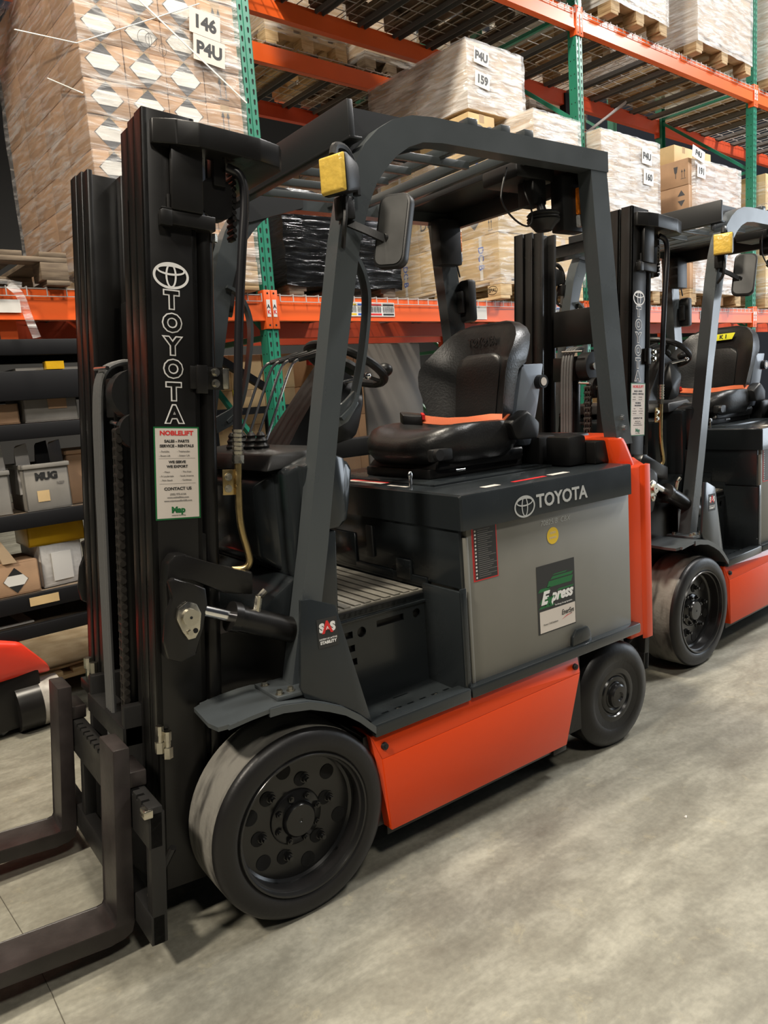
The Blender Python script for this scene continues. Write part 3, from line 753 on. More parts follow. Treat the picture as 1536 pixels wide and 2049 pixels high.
    part(MB('chrome').cyl((.60, .47, 1.49), (.66, .40, 1.505), .008, .006, 10).sph((.665, .395, 1.507), .012), 'direction_lever', 'short lever with a chrome tip', so)
    # hydraulic levers
    for i in range(4):
        y0 = .62-i*.045; x0 = .262+i*.012
        lv = MB('chrome').tube([(x0, y0, 1.31), (x0+.055, y0, 1.42), (x0+.115, y0, 1.545), (x0+.135, y0-.005, 1.572), (x0+.17, y0-.01, 1.580)], .0048, 8, 2)
        lv.m('plastic').tube([(x0+.15, y0-.008, 1.576), (x0+.21, y0-.02, 1.588), (x0+.25, y0-.03, 1.598)], [.008, .010, .011], 8)
        lo = part(lv, 'control_lever', 'chrome hydraulic lever with black grip')
        bt = MB('rubber').lathe([(.030, 0), (.024, .012), (.026, .020), (.019, .030), (.021, .038), (.014, .048), (.016, .055), (.008, .066), (0, .066)], (x0-.012, y0, 1.285), 'z', 14)
        part(bt, 'lever_boot', 'pleated rubber boot', lo)
    pd = MB('plastic').hull([(.30, .40, .84), (.33, .40, .86), (.30, .47, .84), (.33, .47, .86), (.29, .40, .90), (.29, .47, .90)], .004).cyl((.30, .43, .87), (.26, .43, .95), .01)
    part(pd, 'pedal', 'black pedal')
    # ---------------- seat
    sb = MB('plastic').box(.88, 1.36, .36, .76, 1.124, 1.16, .006).hull([(.90, .34, 1.155), (1.34, .34, 1.15), (.90, .78, 1.155), (1.34, .78, 1.15), (.93, .36, 1.20), (1.34, .33, 1.20), (.93, .75, 1.2), (1.34, .78, 1.20)], .008)
    sb.m('rubber')
    for k in range(3): sb.box(.93-.006*(k % 2), 1.36, .355, .765, 1.160+k*.013, 1.168+k*.013, .003)
    sb.m('plastic').box(.86, .96, .315, .345, 1.19, 1.235, .008).cyl((.885, .318, 1.215), (.885, .300, 1.215), .022, .020, 16)
    sb.m('chrome').cyl((.98, .33, 1.148), (1.02, .325, 1.148), .005)
    base = part(sb, 'seat_suspension', 'black seat base with small lever and knob')
    def se(cx, cy, z, a, b, p=3.2, n=36, dz=None):
        o = []
        for i in range(n):
            t = 2*PI*i/n; c_, s_ = math.cos(t), math.sin(t)
            x = cx+a*math.copysign(abs(c_)**(2/p), c_); y = cy+b*math.copysign(abs(s_)**(2/p), s_)
            o.append((x, y, z+(dz(x, y) if dz else 0)))
        return o
    def cz(k):
        def f(x, y):
            u = (y-.55)/.26
            front = max(0, (1.02-x)/.17)
            return k*(.030*u*u-.035*front*front*(1 if k > .5 else .6)-.012*math.exp(-((x-1.15)/.15)**2)*(1-u*u))
        return f
    cush = MB('vinyl')
    cush.loft([se(1.11, .555, 1.172, .20, .205), se(1.11, .555, 1.180, .235, .235), se(1.11, .555, 1.215, .258, .252, 3.4, dz=cz(.4)), se(1.11, .555, 1.262, .260, .255, 3.4, dz=cz(.7)),
               se(1.11, .555, 1.288, .250, .245, 3.2, dz=cz(1)), se(1.11, .555, 1.300, .222, .216, 3, dz=cz(1)), se(1.12, .555, 1.302, .17, .165, 3, dz=cz(1)), se(1.12, .555, 1.300, .09, .10, 2.6, dz=cz(1)), se(1.12, .555, 1.299, .03, .03, 2, dz=cz(1))])
    part(cush, 'seat_cushion', 'black vinyl seat cushion', ang=60)
    # backrest: stacked contours, wings curling forward
    def bring(z, xc, w, th, wing, n=14):
        o = []
        for i in range(n+1):
            u = -1+2*i/n; y = YC+w*u
            o.append((xc-wing*abs(u)**2.6+.010*math.exp(-(u/.12)**2)*0, y, z))
        for i in range(n+1):
            u = 1-2*i/n; y = YC+(w-.006)*u
            o.append((xc+th*(1-.35*abs(u)**3)-wing*.75*abs(u)**2.6, y, z))
        return o
    lv = [(1.235, 1.305, .185, .050, .050), (1.27, 1.305, .200, .058, .065), (1.34, 1.316, .222, .060, .085), (1.40, 1.325, .240, .060, .105), (1.455, 1.334, .256, .062, .120), (1.50, 1.343, .262, .066, .125), (1.525, 1.348, .262, .110, .122),
          (1.555, 1.354, .256, .118, .108), (1.59, 1.360, .240, .118, .075), (1.63, 1.368, .218, .112, .042), (1.66, 1.376, .190, .098, .024), (1.683, 1.386, .150, .072, .012), (1.695, 1.400, .10, .038, .004)]
    bk = MB('vinyl').loft([bring(z, x, w, t, wi) for z, x, w, t, wi in lv])
    bo = part(bk, 'seat_backrest', 'black contoured vinyl backrest', ang=60)
    # raised centre pad with seam
    pad = MB('vinyl')
    rr = []
    for z, x, w in ((1.27, 1.304, .11), (1.30, 1.300, .118), (1.36, 1.306, .120), (1.44, 1.318, .124), (1.52, 1.332, .126), (1.555, 1.340, .112), (1.572, 1.350, .075)):
        rr.append([(x-.010-.006*(1-(k/4-1)**2), YC+w*(k/4-1), z) for k in range(9)]+[(x+.02, YC+w*.98, z), (x+.02, YC-w*.98, z)])
    pad.loft(rr)
    part(pad, 'backrest_pad', 'raised centre pad', bo, ang=60)
    part(MB('vinyl').text('TOYOTA', frame((1.352, YC, 1.622), (0, -1, 0), (.12, 0, 1)), .040, .001, .002), 'embossed_lettering', 'embossed black lettering', bo)
    shl = MB('shell').hull([(1.33, .312, 1.515), (1.450, .312, 1.515), (1.455, .785, 1.515), (1.30, .335, 1.30), (1.425, .325, 1.36), (1.43, .77, 1.36), (1.365, .345, 1.20), (1.395, .345, 1.20), (1.395, .75, 1.20), (1.36, .75, 1.2), (1.40, .785, 1.51)], .006)
    part(shl, 'backrest_shell', 'blue grey rear shell of the backrest', bo)
    part(MB('plastic').cyl((1.425, .330, 1.445), (1.425, .292, 1.445), .028, .026, 24).m('cream').cyl((1.425, .293, 1.445), (1.425, .2905, 1.445), .016), 'recline_knob', 'round black knob', bo)
    sbt = MB('plastic').hull([(1.24, .268, 1.235), (1.36, .268, 1.23), (1.36, .33, 1.23), (1.24, .33, 1.235), (1.215, .272, 1.300), (1.22, .33, 1.305), (1.31, .272, 1.345), (1.31, .33, 1.345), (1.375, .272, 1.29), (1.375, .33, 1.29)], .010)
    ro = part(sbt, 'belt_retractor', 'black belt retractor housing')
    ce = [(1.245, .325, 1.318), (1.215, .40, 1.322), (1.185, .50, 1.314), (1.165, .60, 1.314), (1.150, .68, 1.322), (1.145, .72, 1.328)]
    wb = MB('belt').loft([[(x-.018, y, z-.012), (x+.020, y, z+.014), (x+.022, y, z+.011), (x-.016, y, z-.015)] for x, y, z in ce])
    part(wb, 'seat_belt', 'orange seat belt webbing', ro)
    part(MB('plastic').hull([(1.06, .73, 1.295), (1.13, .69, 1.30), (1.09, .79, 1.295), (1.17, .75, 1.30), (1.06, .73, 1.350), (1.13, .69, 1.342), (1.09, .79, 1.365), (1.17, .75, 1.35)], .006).m('red').hull([(1.128, .688, 1.325), (1.166, .745, 1.33), (1.128, .688, 1.345), (1.166, .745, 1.353), (1.140, .684, 1.325), (1.175, .738, 1.33), (1.140, .684, 1.345), (1.175, .738, 1.352)]), 'belt_buckle', 'black buckle with red button', ro)
    # ================= MAST (mast space: x depth rearwards from the front flange face, z along the mast)
    HT = 2.205
    def channel(mb, ya, yb, web, x0, x1, z0, z1, tf=.016, tw=.014):
        """ya outer web side, yb inner flange tips"""
        s = 1 if yb > ya else -1
        mb.box(x0, x1, min(ya, ya+s*tw), max(ya, ya+s*tw), z0, z1, .0025)
        mb.box(x0, x0+tf, min(ya, yb), max(ya, yb), z0, z1, .0025)
        mb.box(x1-tf, x1, min(ya, yb), max(ya, yb), z0, z1, .0025)
    rails = []
    for side in (0, 1):
        Y = (lambda y: y) if side == 0 else my
        for k, (ya, yb, x0, x1, z0, z1) in enumerate(((.205, .262, 0, .138, .13, HT), (.268, .322, .002, .128, .10, HT-.003), (.330, .385, .004, .120, .06, HT-.012))):
            r = MB('black'); channel(r, Y(ya), Y(yb), 0, x0, x1, z0, z1)
            o = mpart(r, 'mast_rail', ('outer', 'middle', 'inner')[k]+' black mast rail')
            rails.append(o)
            if k < 2:
                rr_ = MB('black').cyl((x0+.062, Y(yb-.030), z1-.062), (x0+.062, Y(yb+.004), z1-.062), .052, .052, 28)
                mpart(rr_, 'mast_roller', 'round roller at the rail top', o)
    near = rails[0]
    # badge and outlined lettering down the near rail
    T = frame((.066, .2045, 1.80), (1, 0, 0), (0, 0, 1))
    lg = MB('white'); toyota_mark(lg, T, .096, .068, .0065)
    # vertical word, one letter under another
    for i, ch_ in enumerate('TOYOTA'):
        z = 1.737-i*.0590
        TT = frame((.066, .2045, z), (1, 0, 0), (0, 0, 1))
        lg.m('white').text(ch_, TT, .060, .0052, .0004, sx=1.0)
        lg.m('black').text(ch_, TT @ Matrix.Translation((0, 0, .0006)), .060, .0018, .0005, sx=1.0)
    mpart(lg, 'mast_lettering', 'white oval badge and white outlined letters down the rail', near)
    # dealer sticker
    T = frame((.070, .2045, 1.288), (1, 0, 0), (0, 0, 1))
    s = MB('green_p').quad(T, -.0620, .0620, -.1230, .1230, .0006)
    s.m('cream').quad(T, -.0580, .0580, -.1190, .1190, .0010)
    def tx(m, t, x, z, sz, b=0, sx=1, al='CENTER'): s.m(m).text(t, T @ Matrix.Translation((x, z, .0013)), sz, b, .0002, sx=sx, align=al)
    tx('red', 'NOBLELIFT', 0, .106, .0165, .0006, 1.12)
    tx('ink', 'SALES - PARTS', 0, .085, .0098, .0004, 1.1); tx('ink', 'SERVICE - RENTALS', 0, .0725, .0098, .0004, 1.1)
    tx('inkgrey', '- Forklifts', -.034, .058, .0066); tx('inkgrey', '- Telehandler', .018, .058, .0066)
    tx('inkgrey', '- Boom Lift', -.034, .047, .0066); tx('inkgrey', '- Scissor Lift', .018, .047, .0066)
    s.m('inkgrey').quad(T, -.05, .05, .0395, .0402, .0013).quad(T, -.05, .05, -.0275, -.0268, .0013)
    tx('ink', 'WE SERVE', 0, .030, .0094, .0004, 1.1); tx('ink', 'WE EXPORT', 0, .018, .0094, .0004, 1.1)
    for i, (a, b_) in enumerate((('- Miami', '- The Keys'), ('- Ft Lauderdale', '- South America'), ('- Palm Beach', '- Caribbean'))):
        tx('inkgrey', a, -.030, .004-i*.0110, .0062); tx('inkgrey', b_, .024, .004-i*.0110, .0062)
    tx('ink', 'CONTACT US', 0, -.041, .0108, .0004, 1.1)
    tx('inkgrey', '(305) 975-6166', 0, -.0555, .0072, .0001); tx('inkgrey', 'www.nobleliftinc.com', 0, -.0640, .0068, .0001); tx('inkgrey', 'www.miamiusedforklift.com', 0, -.0730, .0068, .0001)
    tx('green_p', 'Map', 0, -.098, .022, .0012, 1.0); tx('inkgrey', 'material handling', 0, -.1115, .0055)
    mpart(s, 'dealer_sticker', 'cream sticker with green border and red heading', near)
    # top cross member
    tp = MB('black')
    out = [(.020, .190), (.075, .165), (.130, .150), (.300, .150), (.365, .165), (.385, .19), (.385, .91), (.365, .935), (.30, .95), (.13, .95), (.075, .935), (.02, .91),
           (.02, .885), (.14, .885), (.29, .86), (.29, .24), (.14, .215), (.02, .215)]
    tp.prism(out, 'z', 2.118, 2.178, .004)
    mpart(tp, 'top_cross_member', 'thick black tie plate across the mast top')
    for z0 in (.55, 1.06):
        mpart(MB('black').box(.10, .15, .21, .89, z0-.06, z0+.06, .004), 'mast_cross_member', 'black tie bar behind the mast')
    mpart(MB('black').box(.09, .11, .39, .71, 1.62, 1.80, .004), 'mast_cross_member', 'black tie plate of the inner mast')
    # stop block and cylinder mount on the near side
    for side in (0, 1):
        Y = (lambda y: y) if side == 0 else my
        b = MB('black').box(.040, .185, Y(.185), Y(.235), 1.925, 1.962, .003).box(.035, .065, Y(.180), Y(.20), 1.920, 1.958, .002).box(.04, .12, Y(.188), Y(.205), 1.962, 1.967, .001)
        b.cyl((.062, Y(.195), 1.965), (.062, Y(.195), 2.0), .006)
        b.box(.065, .15, Y(.180), Y(.196), 1.962, 2.135, .004)
        mpart(b, 'stop_bracket', 'black stepped bracket on the mast side')
        cyl = MB('black').cyl((.170, Y(.236), .25), (.170, Y(.236), 1.925), .025, .025, 24)
        cyl.m('chrome').cyl((.170, Y(.236), 1.925), (.170, Y(.236), 2.13), .015, .015, 16)
        cyl.m('zinc').cyl((.190, Y(.215), 1.905), (.190, Y(.215), 1.925), .011, .011, 6)
        mpart(cyl, 'lift_cylinder', 'black lift cylinder behind the mast rail')
        pu = MB('black').cyl((.205, Y(.215), 2.02), (.205, Y(.255), 2.02), .055, .055, 24)
        pu.box(.19, .225, Y(.205), Y(.262), 2.05, 2.13, .003)
        mpart(pu, 'chain_pulley', 'black pulley under the tie plate')
        cc = MB('black')
        for i in range(12):
            z = 2.10-i*.0155
            cc.cyl((.252, Y(.212), z), (.252, Y(.252), z), .0065, .0065, 8).box(.247, .257, Y(.216 if i % 2 else .222), Y(.248 if i % 2 else .242), z-.011, z+.002, .001)
        mpart(cc, 'side_chain', 'short black chain beside the pulley')
        hs = MB('hose').tube([(.225, Y(.20), 2.10), (.262, Y(.185), 2.085), (.270, Y(.182), 2.02), (.258, Y(.182), 1.90), (.245, Y(.182), 1.7), (.238, Y(.182), 1.50), (.235, Y(.182), 1.405)], .0125, 12, 2)
        ho = mpart(hs, 'hydraulic_hose', 'thick black hose down the mast')
        ft = MB('zinc')
        for i in range(6): ft.cyl((.235, Y(.182), 1.405-i*.012), (.235, Y(.182), 1.397-i*.012), .0155, .0145, 12).cyl((.235, Y(.182), 1.398-i*.012), (.235, Y(.182), 1.390-i*.012), .012, .012, 12)
        ft.cyl((.235, Y(.182), 1.335), (.235, Y(.182), 1.312), .0165, .0165, 6)
        mpart(ft, 'hose_fitting', 'silver crimped fitting', ho)
        tu = MB('brass').tube([(.235, Y(.182), 1.315), (.235, Y(.182), 1.20), (.240, Y(.182), 1.13), (.262, Y(.182), 1.06), (.268, Y(.182), 1.03), (.255, Y(.19), 1.012), (.225, Y(.21), 1.010)], .010, 12, 2)
        mpart(tu, 'brass_pipe', 'yellow plated steel pipe', ho)
        b1 = MB('black').box(.125, .155, Y(.188), Y(.206), 1.50, 1.575, .002).box(.11, .205, Y(.196), Y(.204), 1.512, 1.572, .001)
        b1.m('zinc').box(.200, .218, Y(.192), Y(.205), 1.515, 1.570, .001)
        o1 = mpart(b1, 'hose_clamp', 'black clamp bracket with zinc bolts')
        for z in (1.528, 1.558): mpart(MB('zinc').cyl((.178, Y(.196), z), (.178, Y(.190), z), .012, .012, 16).cyl((.178, Y(.191), z), (.178, Y(.180), z), .0085, .0085, 6), 'clamp_bolt', None, o1)
        b2 = MB('brass').box(.190, .228, Y(.184), Y(.188), 1.225, 1.295, .001)
        o2 = mpart(b2, 'pipe_clamp', 'yellow plated clamp plate')
        for z in (1.243, 1.275): mpart(MB('zinc').cyl((.205, Y(.184), z), (.205, Y(.180), z), .011, .011, 16).cyl((.205, Y(.181), z), (.205, Y(.174), z), .008, .008, 6), 'clamp_bolt', None, o2)
        # tilt cylinder and its mast bracket
        bp = [(.012, 1.00), (.018, 1.055), (.036, 1.078), (.066, 1.078), (.165, 1.030), (.26, 1.01), (.26, .945), (.17, .960), (.085, 1.006), (.055, 1.022), (.042, 1.008), (.038, .80), (.012, .80)]
        tb = MB('black').prism(bp, 'y', Y(.150), Y(.204), .006)
        mpart(tb, 'tilt_bracket', 'looped black bracket on the mast side')
        ear = MB('black').prism([(.120, .845), (.128, .920), (.150, .955), (.135, 1.005), (.150, 1.012), (.20, .990), (.235, .975), (.24, .93), (.225, .87), (.205, .800), (.165, .785), (.13, .80)], 'y', Y(.118), Y(.140), .005)
        for v_ in ear.bm.verts: v_.co.x -= .128; v_.co.z += .012
        eo = mpart(ear, 'tilt_clevis', 'dark clevis plate')
        zp = MB('zinc').prism([(.150, .905), (.155, .932), (.180, .948), (.205, .938), (.217, .912), (.213, .870), (.200, .848), (.180, .846), (.165, .87)], 'y', Y(.108), Y(.119), .002)
        zp.cyl((.183, Y(.112), .908), (.183, Y(.092), .908), .022, .022, 24)
        zp.m('hole').cyl((.183, Y(.093), .908), (.183, Y(.0915), .908), .004, .004, 12).cyl((.200, Y(.109), .868), (.200, Y(.1072), .868), .007, .007, 12)
        zp.m('zinc').cyl((.185, Y(.109), .865), (.185, Y(.102), .865), .008, .008, 6)
        for v_ in zp.bm.verts: v_.co.x -= .128; v_.co.z += .012
        mpart(zp, 'pin_plate', 'pale zinc keeper plate with pin', eo)
    for side in (0, 1):
        Y = (lambda y: y) if side == 0 else my
        tc = MB('chrome').cyl((-.150, Y(.135), .930), (-.025, Y(.135), .872), .0165, .0165, 20)
        tc.m('black').cyl((-.025, Y(.135), .872), (.27, Y(.135), .735), .037, .037, 28).cyl((-.036, Y(.135), .877), (-.015, Y(.135), .868), .042, .042, 28)
        tc.m('zinc').cyl((.040, Y(.125), .875), (.048, Y(.118), .920), .011, .010, 8).cyl((.048, Y(.118), .915), (.068, Y(.116), .930), .009, .009, 8)
        part(tc, 'tilt_cylinder', 'black tilt cylinder with chrome rod')
    # centre lift cylinder, pulleys, chain, hoses
    fc = MB('black').cyl((.060, YC+.02, .12), (.060, YC+.02, 1.46), .042, .042, 28).box(.02, .11, .44, .66, 1.44, 1.56, .006)
    mpart(fc, 'centre_cylinder', 'black free lift cylinder in the mast')
    hp = MB('plastic').cyl((.040, .425, 1.505), (.040, .485, 1.505), .070, .070, 32)
    hp.m('zinc').cyl((.04, .418, 1.505), (.04, .424, 1.505), .018, .018, 16)
    hp.m('chrome').cyl((-.035, .44, 1.575), (-.035, .56, 1.58), .006, .006, 8).cyl((-.02, .41, 1.42), (-.02, .47, 1.425), .006, .006, 8)
    mpart(hp, 'hose_pulley', 'ribbed black hose pulley')
    hh = MB('hosegrey')
    for k in range(4):
        y = .505+k*.0165
        hh.tube([(.06, y, 1.60), (.02, y, 1.60), (-.025, y, 1.575), (-.042, y, 1.50), (-.040, y, 1.2), (-.036, y, .8), (-.030, y, .45)], .0085, 8, 2)
    mpart(hh, 'hose_bundle', 'four grey hoses over the pulley')
    cp = MB('plastic').cyl((.03, .395, 1.40), (.03, .43, 1.40), .050, .050, 28)
    cp.m('zinc').cyl((.03, .388, 1.40), (.03, .396, 1.40), .016, .016, 16)
    mpart(cp, 'chain_wheel', 'black chain pulley')
    chn = MB('chain')
    for i in range(39):
        z = 1.40-i*.025
        chn.cyl((-.022, .398, z), (-.022, .436, z), .0088, .0088, 10)
        e_ = .003 if i % 2 else 0
        chn.box(-.031, -.013, .400+e_, .404+e_, z-.0275, z+.003, .002).box(-.031, -.013, .430-e_, .434-e_, z-.0275, z+.003, .002).box(-.029, -.015, .412+e_, .422-e_, z-.026, z+.003, .001)
    mpart(chn, 'lift_chain', 'black leaf chain down the mast')
    an = MB('zinc').cyl((-.022, .417, .43), (-.022, .417, .36), .007, .007, 10).cyl((-.022, .417, .425), (-.022, .417, .437), .017, .017, 16)
    mpart(an, 'chain_anchor', 'zinc chain anchor bolt')
    # ---------------- carriage
    cg = MB('carr')
    z0 = .345; z1 = .455
    cg.box(-.082, -.045, .062, 1.038, z0, z1, .003).box(-.082, -.045, .062, 1.038, .085, .165, .003)
    # chamfered top lip
    cu = MB()
    for y in [.11, .15, .19, .345, .385, .425, .465, .505, .545, .585, .625, .665, .705, .745, .90, .94, .98]:
        cu.box(-.1, -.062, y-.006, y+.006, .443, .48)
    cg = cut(cg, cu)
    for y in (.062, .36, .70, 1.00):
        cg.m('carr').box(-.078, -.040, y, y+.038, .086, .440, .002)
    for y in (.36, .70): cg.box(-.045, .10, y, y+.03, .06, .62, .004)
    cg.box(-.050, .02, .36, .73, .50, .56, .004)
    mpart(cg, 'fork_carriage', 'black fork carriage with notched top bar')
    for y in (.062, 1.018):
        mpart(MB('zinc').box(-.094, -.070, y-.004, y+.030, .430, .452, .003), 'fork_stop', 'bare steel stop block', mastparts[-1] if False else None)
    for xx, yy in ((.070, .19), (.090, .183)):
        pass
    rb = MB('zinc')
    for a, y_, z in ((.000, .197, .565), (.018, .190, .548)):
        rb.cyl((a, y_, z+.02), (a, y_, z+.045), .0115, .0115, 8).cyl((a, y_, z-.03), (a, y_, z+.0), .014, .014, 6).cyl((a, y_, z-.02), (a, y_, z+.03), .009, .009, 8)
    mpart(rb, 'adjuster_bolts', 'pair of zinc adjuster bolts')
    rb2 = MB('zinc')
    for y_ in (.865, .80): rb2.cyl((-.01, y_, .60), (-.01, y_, .635), .014, .014, 8).cyl((-.01, y_, .56), (-.01, y_, .61), .009, .009, 8)
    rb2.m('black').box(-.03, .02, .77, .89, .53, .565, .003)
    mpart(rb2, 'chain_anchor', 'pair of zinc anchor bolts')
    ch_ = MB('hose').tube([(-.03, .50, .30), (-.055, .42, .16), (-.05, .33, .09), (-.04, .24, .10), (-.03, .17, .19), (0, .12, .30)], .010, 8, 2).tube([(-.03, .52, .27), (-.06, .42, .13), (-.05, .30, .07), (-.04, .22, .08)], .010, 8, 2)
    ch_.m('zinc').cyl((-.05, .155, .165), (-.05, .18, .15), .010)
    mpart(ch_, 'carriage_hoses', 'black hoses looped inside the carriage')
    # ---------------- forks
    for yc in (.2525, .8475):
        h_ = .0625
        f = MB('fork')
        pr = [(-.128, .572), (-.084, .572), (-.084, .085), (-.090, .058), (-.115, .044), (-.150, .040), (-1.25, .045), (-1.25, .056), (-.60, .078), (-.150, .084), (-.134, .088), (-.128, .100)]
        f.prism(pr, 'y', yc-h_, yc+h_, .004)
        f.box(-.086, -.040, yc-h_+.004, yc+h_-.004, .457, .500, .004).box(-.086, -.060, yc-.04, yc+.04, .36, .46, .003)
        f.cyl((-.125, yc, .600), (-.125, yc, .600), .01) if False else None
        o = mpart(f, 'fork', 'L-shaped dark steel fork')
        for v_ in (o,): pass
    return root

def set_tilt(root, tilt, ox):
    """only the parts of the mast carry the mast matrix; give them a new lean"""
    ref = mast_matrix(TILT, MAST_O.x)
    new = mast_matrix(tilt, ox)
    for ch in root.children:
        if (ch.matrix_local.to_3x3() - ref.to_3x3()).median_scale < 1e-4 if False else abs(ch.matrix_local[0][2]-ref[0][2]) < 1e-4 and abs(ref[0][2]) > 1e-3:
            ch.matrix_local = new

truck = build_truck()
tag(truck, 'orange and dark grey electric forklift parked nearest, forks towards the lower left', 'forklift', 'forklifts parked in a line')
YAW = math.radians(4.0)
truck2 = copy_tree(truck)
truck2.location = (2.4055, .2577, 0); truck2.rotation_euler = (0, 0, YAW)
set_tilt(truck2, math.radians(3.6), -.30)
for ch in list(truck2.children):
    if ch.name.startswith('fork.') or ch.name == 'fork': bpy.data.objects.remove(ch)
tag(truck2, 'second orange and grey forklift with yellow tape on its seat, behind the nearest one', 'forklift', 'forklifts parked in a line')
# yellow tape with handwriting on the second seat
T = frame((1.350, YC+.01, 1.628), (0, -1, 0), (.26, 0, 1))
mb = MB('yellowtape').poly([T @ Vector(p) for p in ((-.105, -.022, .012), (.10, -.016, .012), (.115, .024, .010), (-.115, .020, .010))])
mb.m('ink').text('K 1', T @ Matrix.Translation((.045, .002, .0150)), .034, .0008, .0004)
o = mb.build('yellow_tape', truck2); o['label'] = 'yellow tape strip with handwritten K 1'
# ================================================================== WAREHOUSE (rack frame: s along the aisle, t into the rack, z up)
U = Vector((math.cos(YAW), math.sin(YAW), 0)); N = Vector((-math.sin(YAW), math.cos(YAW), 0))
RM = Matrix.Translation(N*1.995) @ Matrix.Rotation(YAW, 4, 'Z')
def place(o, s, t, z, rz=0):
    p = RM @ Vector((s, t, z)); o.location = p; o.rotation_euler = (0, 0, YAW+rz); return o
ORD = ['first', 'second', 'third', 'fourth', 'fifth', 'sixth', 'seventh', 'eighth', 'ninth', 'tenth', 'eleventh', 'twelfth']
# ---- floor and far wall
fl = MB(); M['floor'] = floor_mat(); fl.m('floor').box(-9, 26, -9, 14.5, -.12, 0)
fo = fl.build('floor'); tag(fo, 'grey beige stained concrete warehouse floor', kind='structure')
M['joint'] = pbr('floor_joint_dark', (.07, .06, .045), .9)  # dark brown tone of the sawn joint
jb = MB('joint').tube([(-.640, .80, .0003), (-.612, .489, .0003), (-.600, .2, .0003), (-.585, -.4, .0003), (-.56, -1.4, .0003)], 0, flat=(.004, .0012))
jb.tube([(-.64, .8, .0003), (-.70, 1.9, .0003), (-.76, 3.6, .0003)], 0, flat=(.004, .0012))
tag(jb.build('trim_1'), 'thin sawn joint crossing the floor', kind='structure')
M['wallm'] = pbr('far_wall_paint', (.06, .058, .055), .8)
w = MB('wallm').box(-9, 26, 14.5, 14.7, 0, 9); tag(w.build('wall_back'), 'far warehouse wall', kind='structure')
M['ceilm'] = pbr('ceiling_steel', (.16, .16, .16), .7)
# small litter on the floor
def litter(name, label, cat, pts, m):
    for i, (x, y, s) in enumerate(pts):
        b = MB(m).hull([(rnd(-s, s), rnd(-s, s), 0) for _ in range(4)]+[(rnd(-s, s)*.7, rnd(-s, s)*.7, s*.6) for _ in range(4)])
        o = b.build(name); o.location = (x, y, .0005); tag(o, label[i], cat)
litter('paper_scrap', ['tiny white paper scrap on the open floor right of the orange skirt'], 'scrap', [(1.235, -.42, .008)], 'paper')
litter('paper_scrap', ['pale crumpled scrap on the floor beside the red machine'], 'scrap', [(-.40, 2.05, .045)], 'paper')

# ---- rack uprights
def upright(s, row, label, zt=5.4, depth=1.07):
    root = empty('rack_upright'); place(root, s, row, 0)
    for dt, nm in ((0, 'front'), (depth, 'rear')):
        p = MB('upright')
        sg = 1 if dt == 0 else -1
        f0 = dt if dt == 0 else dt
        y0, y1 = (0, .075) if dt == 0 else (depth-.075, depth)
        yf = 0 if dt == 0 else depth-.002
        # face with a raised centre crease, side flanges
        p.box(-.038, .038, yf, yf+.003, 0, zt); p.box(-.004, .004, yf-.0035*sg, yf+.001, 0, zt, 0)
        p.box(-.038, -.035, y0, y1, 0, zt); p.box(.035, .038, y0, y1, 0, zt)
        p.m('hole')  # flat near-black shapes paint the dark of the punched holes
        step = .0508
        if row < .5 and dt == 0:
            for i in range(int((zt-.1)/step)):
                z = .08+i*step
                for sx in (-.020, .020):
                    p.poly([(sx+a, yf-.0006, z+b) for a, b in ((-.0035, -.014), (.0035, -.014), (.0055, .002), (.0065, .009), (0, .0155), (-.0065, .009), (-.0055, .002))])
                if i % 2 == 0:
                    for yy in (.022, .055):
                        p.poly([(-.0386, yy+a, z+b) for a, b in ((-.004, -.004), (.004, -.004), (.004, .004), (-.004, .004))])
        o = p.build('upright_post', root)
        bp = MB('upright').box(-.07, .07, y0-.03, y1+.03, 0, .01); bp.build('foot_plate', root)
    br = MB('upright')
    zz = .2; up = True
    while zz < zt-.8:
        br.bar((0, .06, zz), (0, depth-.06, zz), .03, .03)
        br.bar((0, .07, zz+.03), (0, depth-.07, zz+.75), .028, .028)
        zz += .8
    br.build('brace', root)
    tag(root, label, 'rack upright', 'green rack uprights')
    return root
SP = (-1.56, 1.372, 4.335, 7.30)
upright(SP[0], 0, 'green punched rack upright beyond the load signed 146', 4.6)
upright(SP[1], 0, 'green punched rack upright right of the load signed 146')
upright(SP[2], 0, 'green punched rack upright between loads signed 159 and 160')
upright(SP[3], 0, 'green punched rack upright at the right edge, past the load signed 191')
RR = 1.60
upright(1.372, RR, 'green rear row upright behind the levers of the nearest forklift')
upright(4.335, RR, 'green rear row upright behind the load signed 159')
upright(7.30, RR, 'green rear row upright behind the load signed 191')

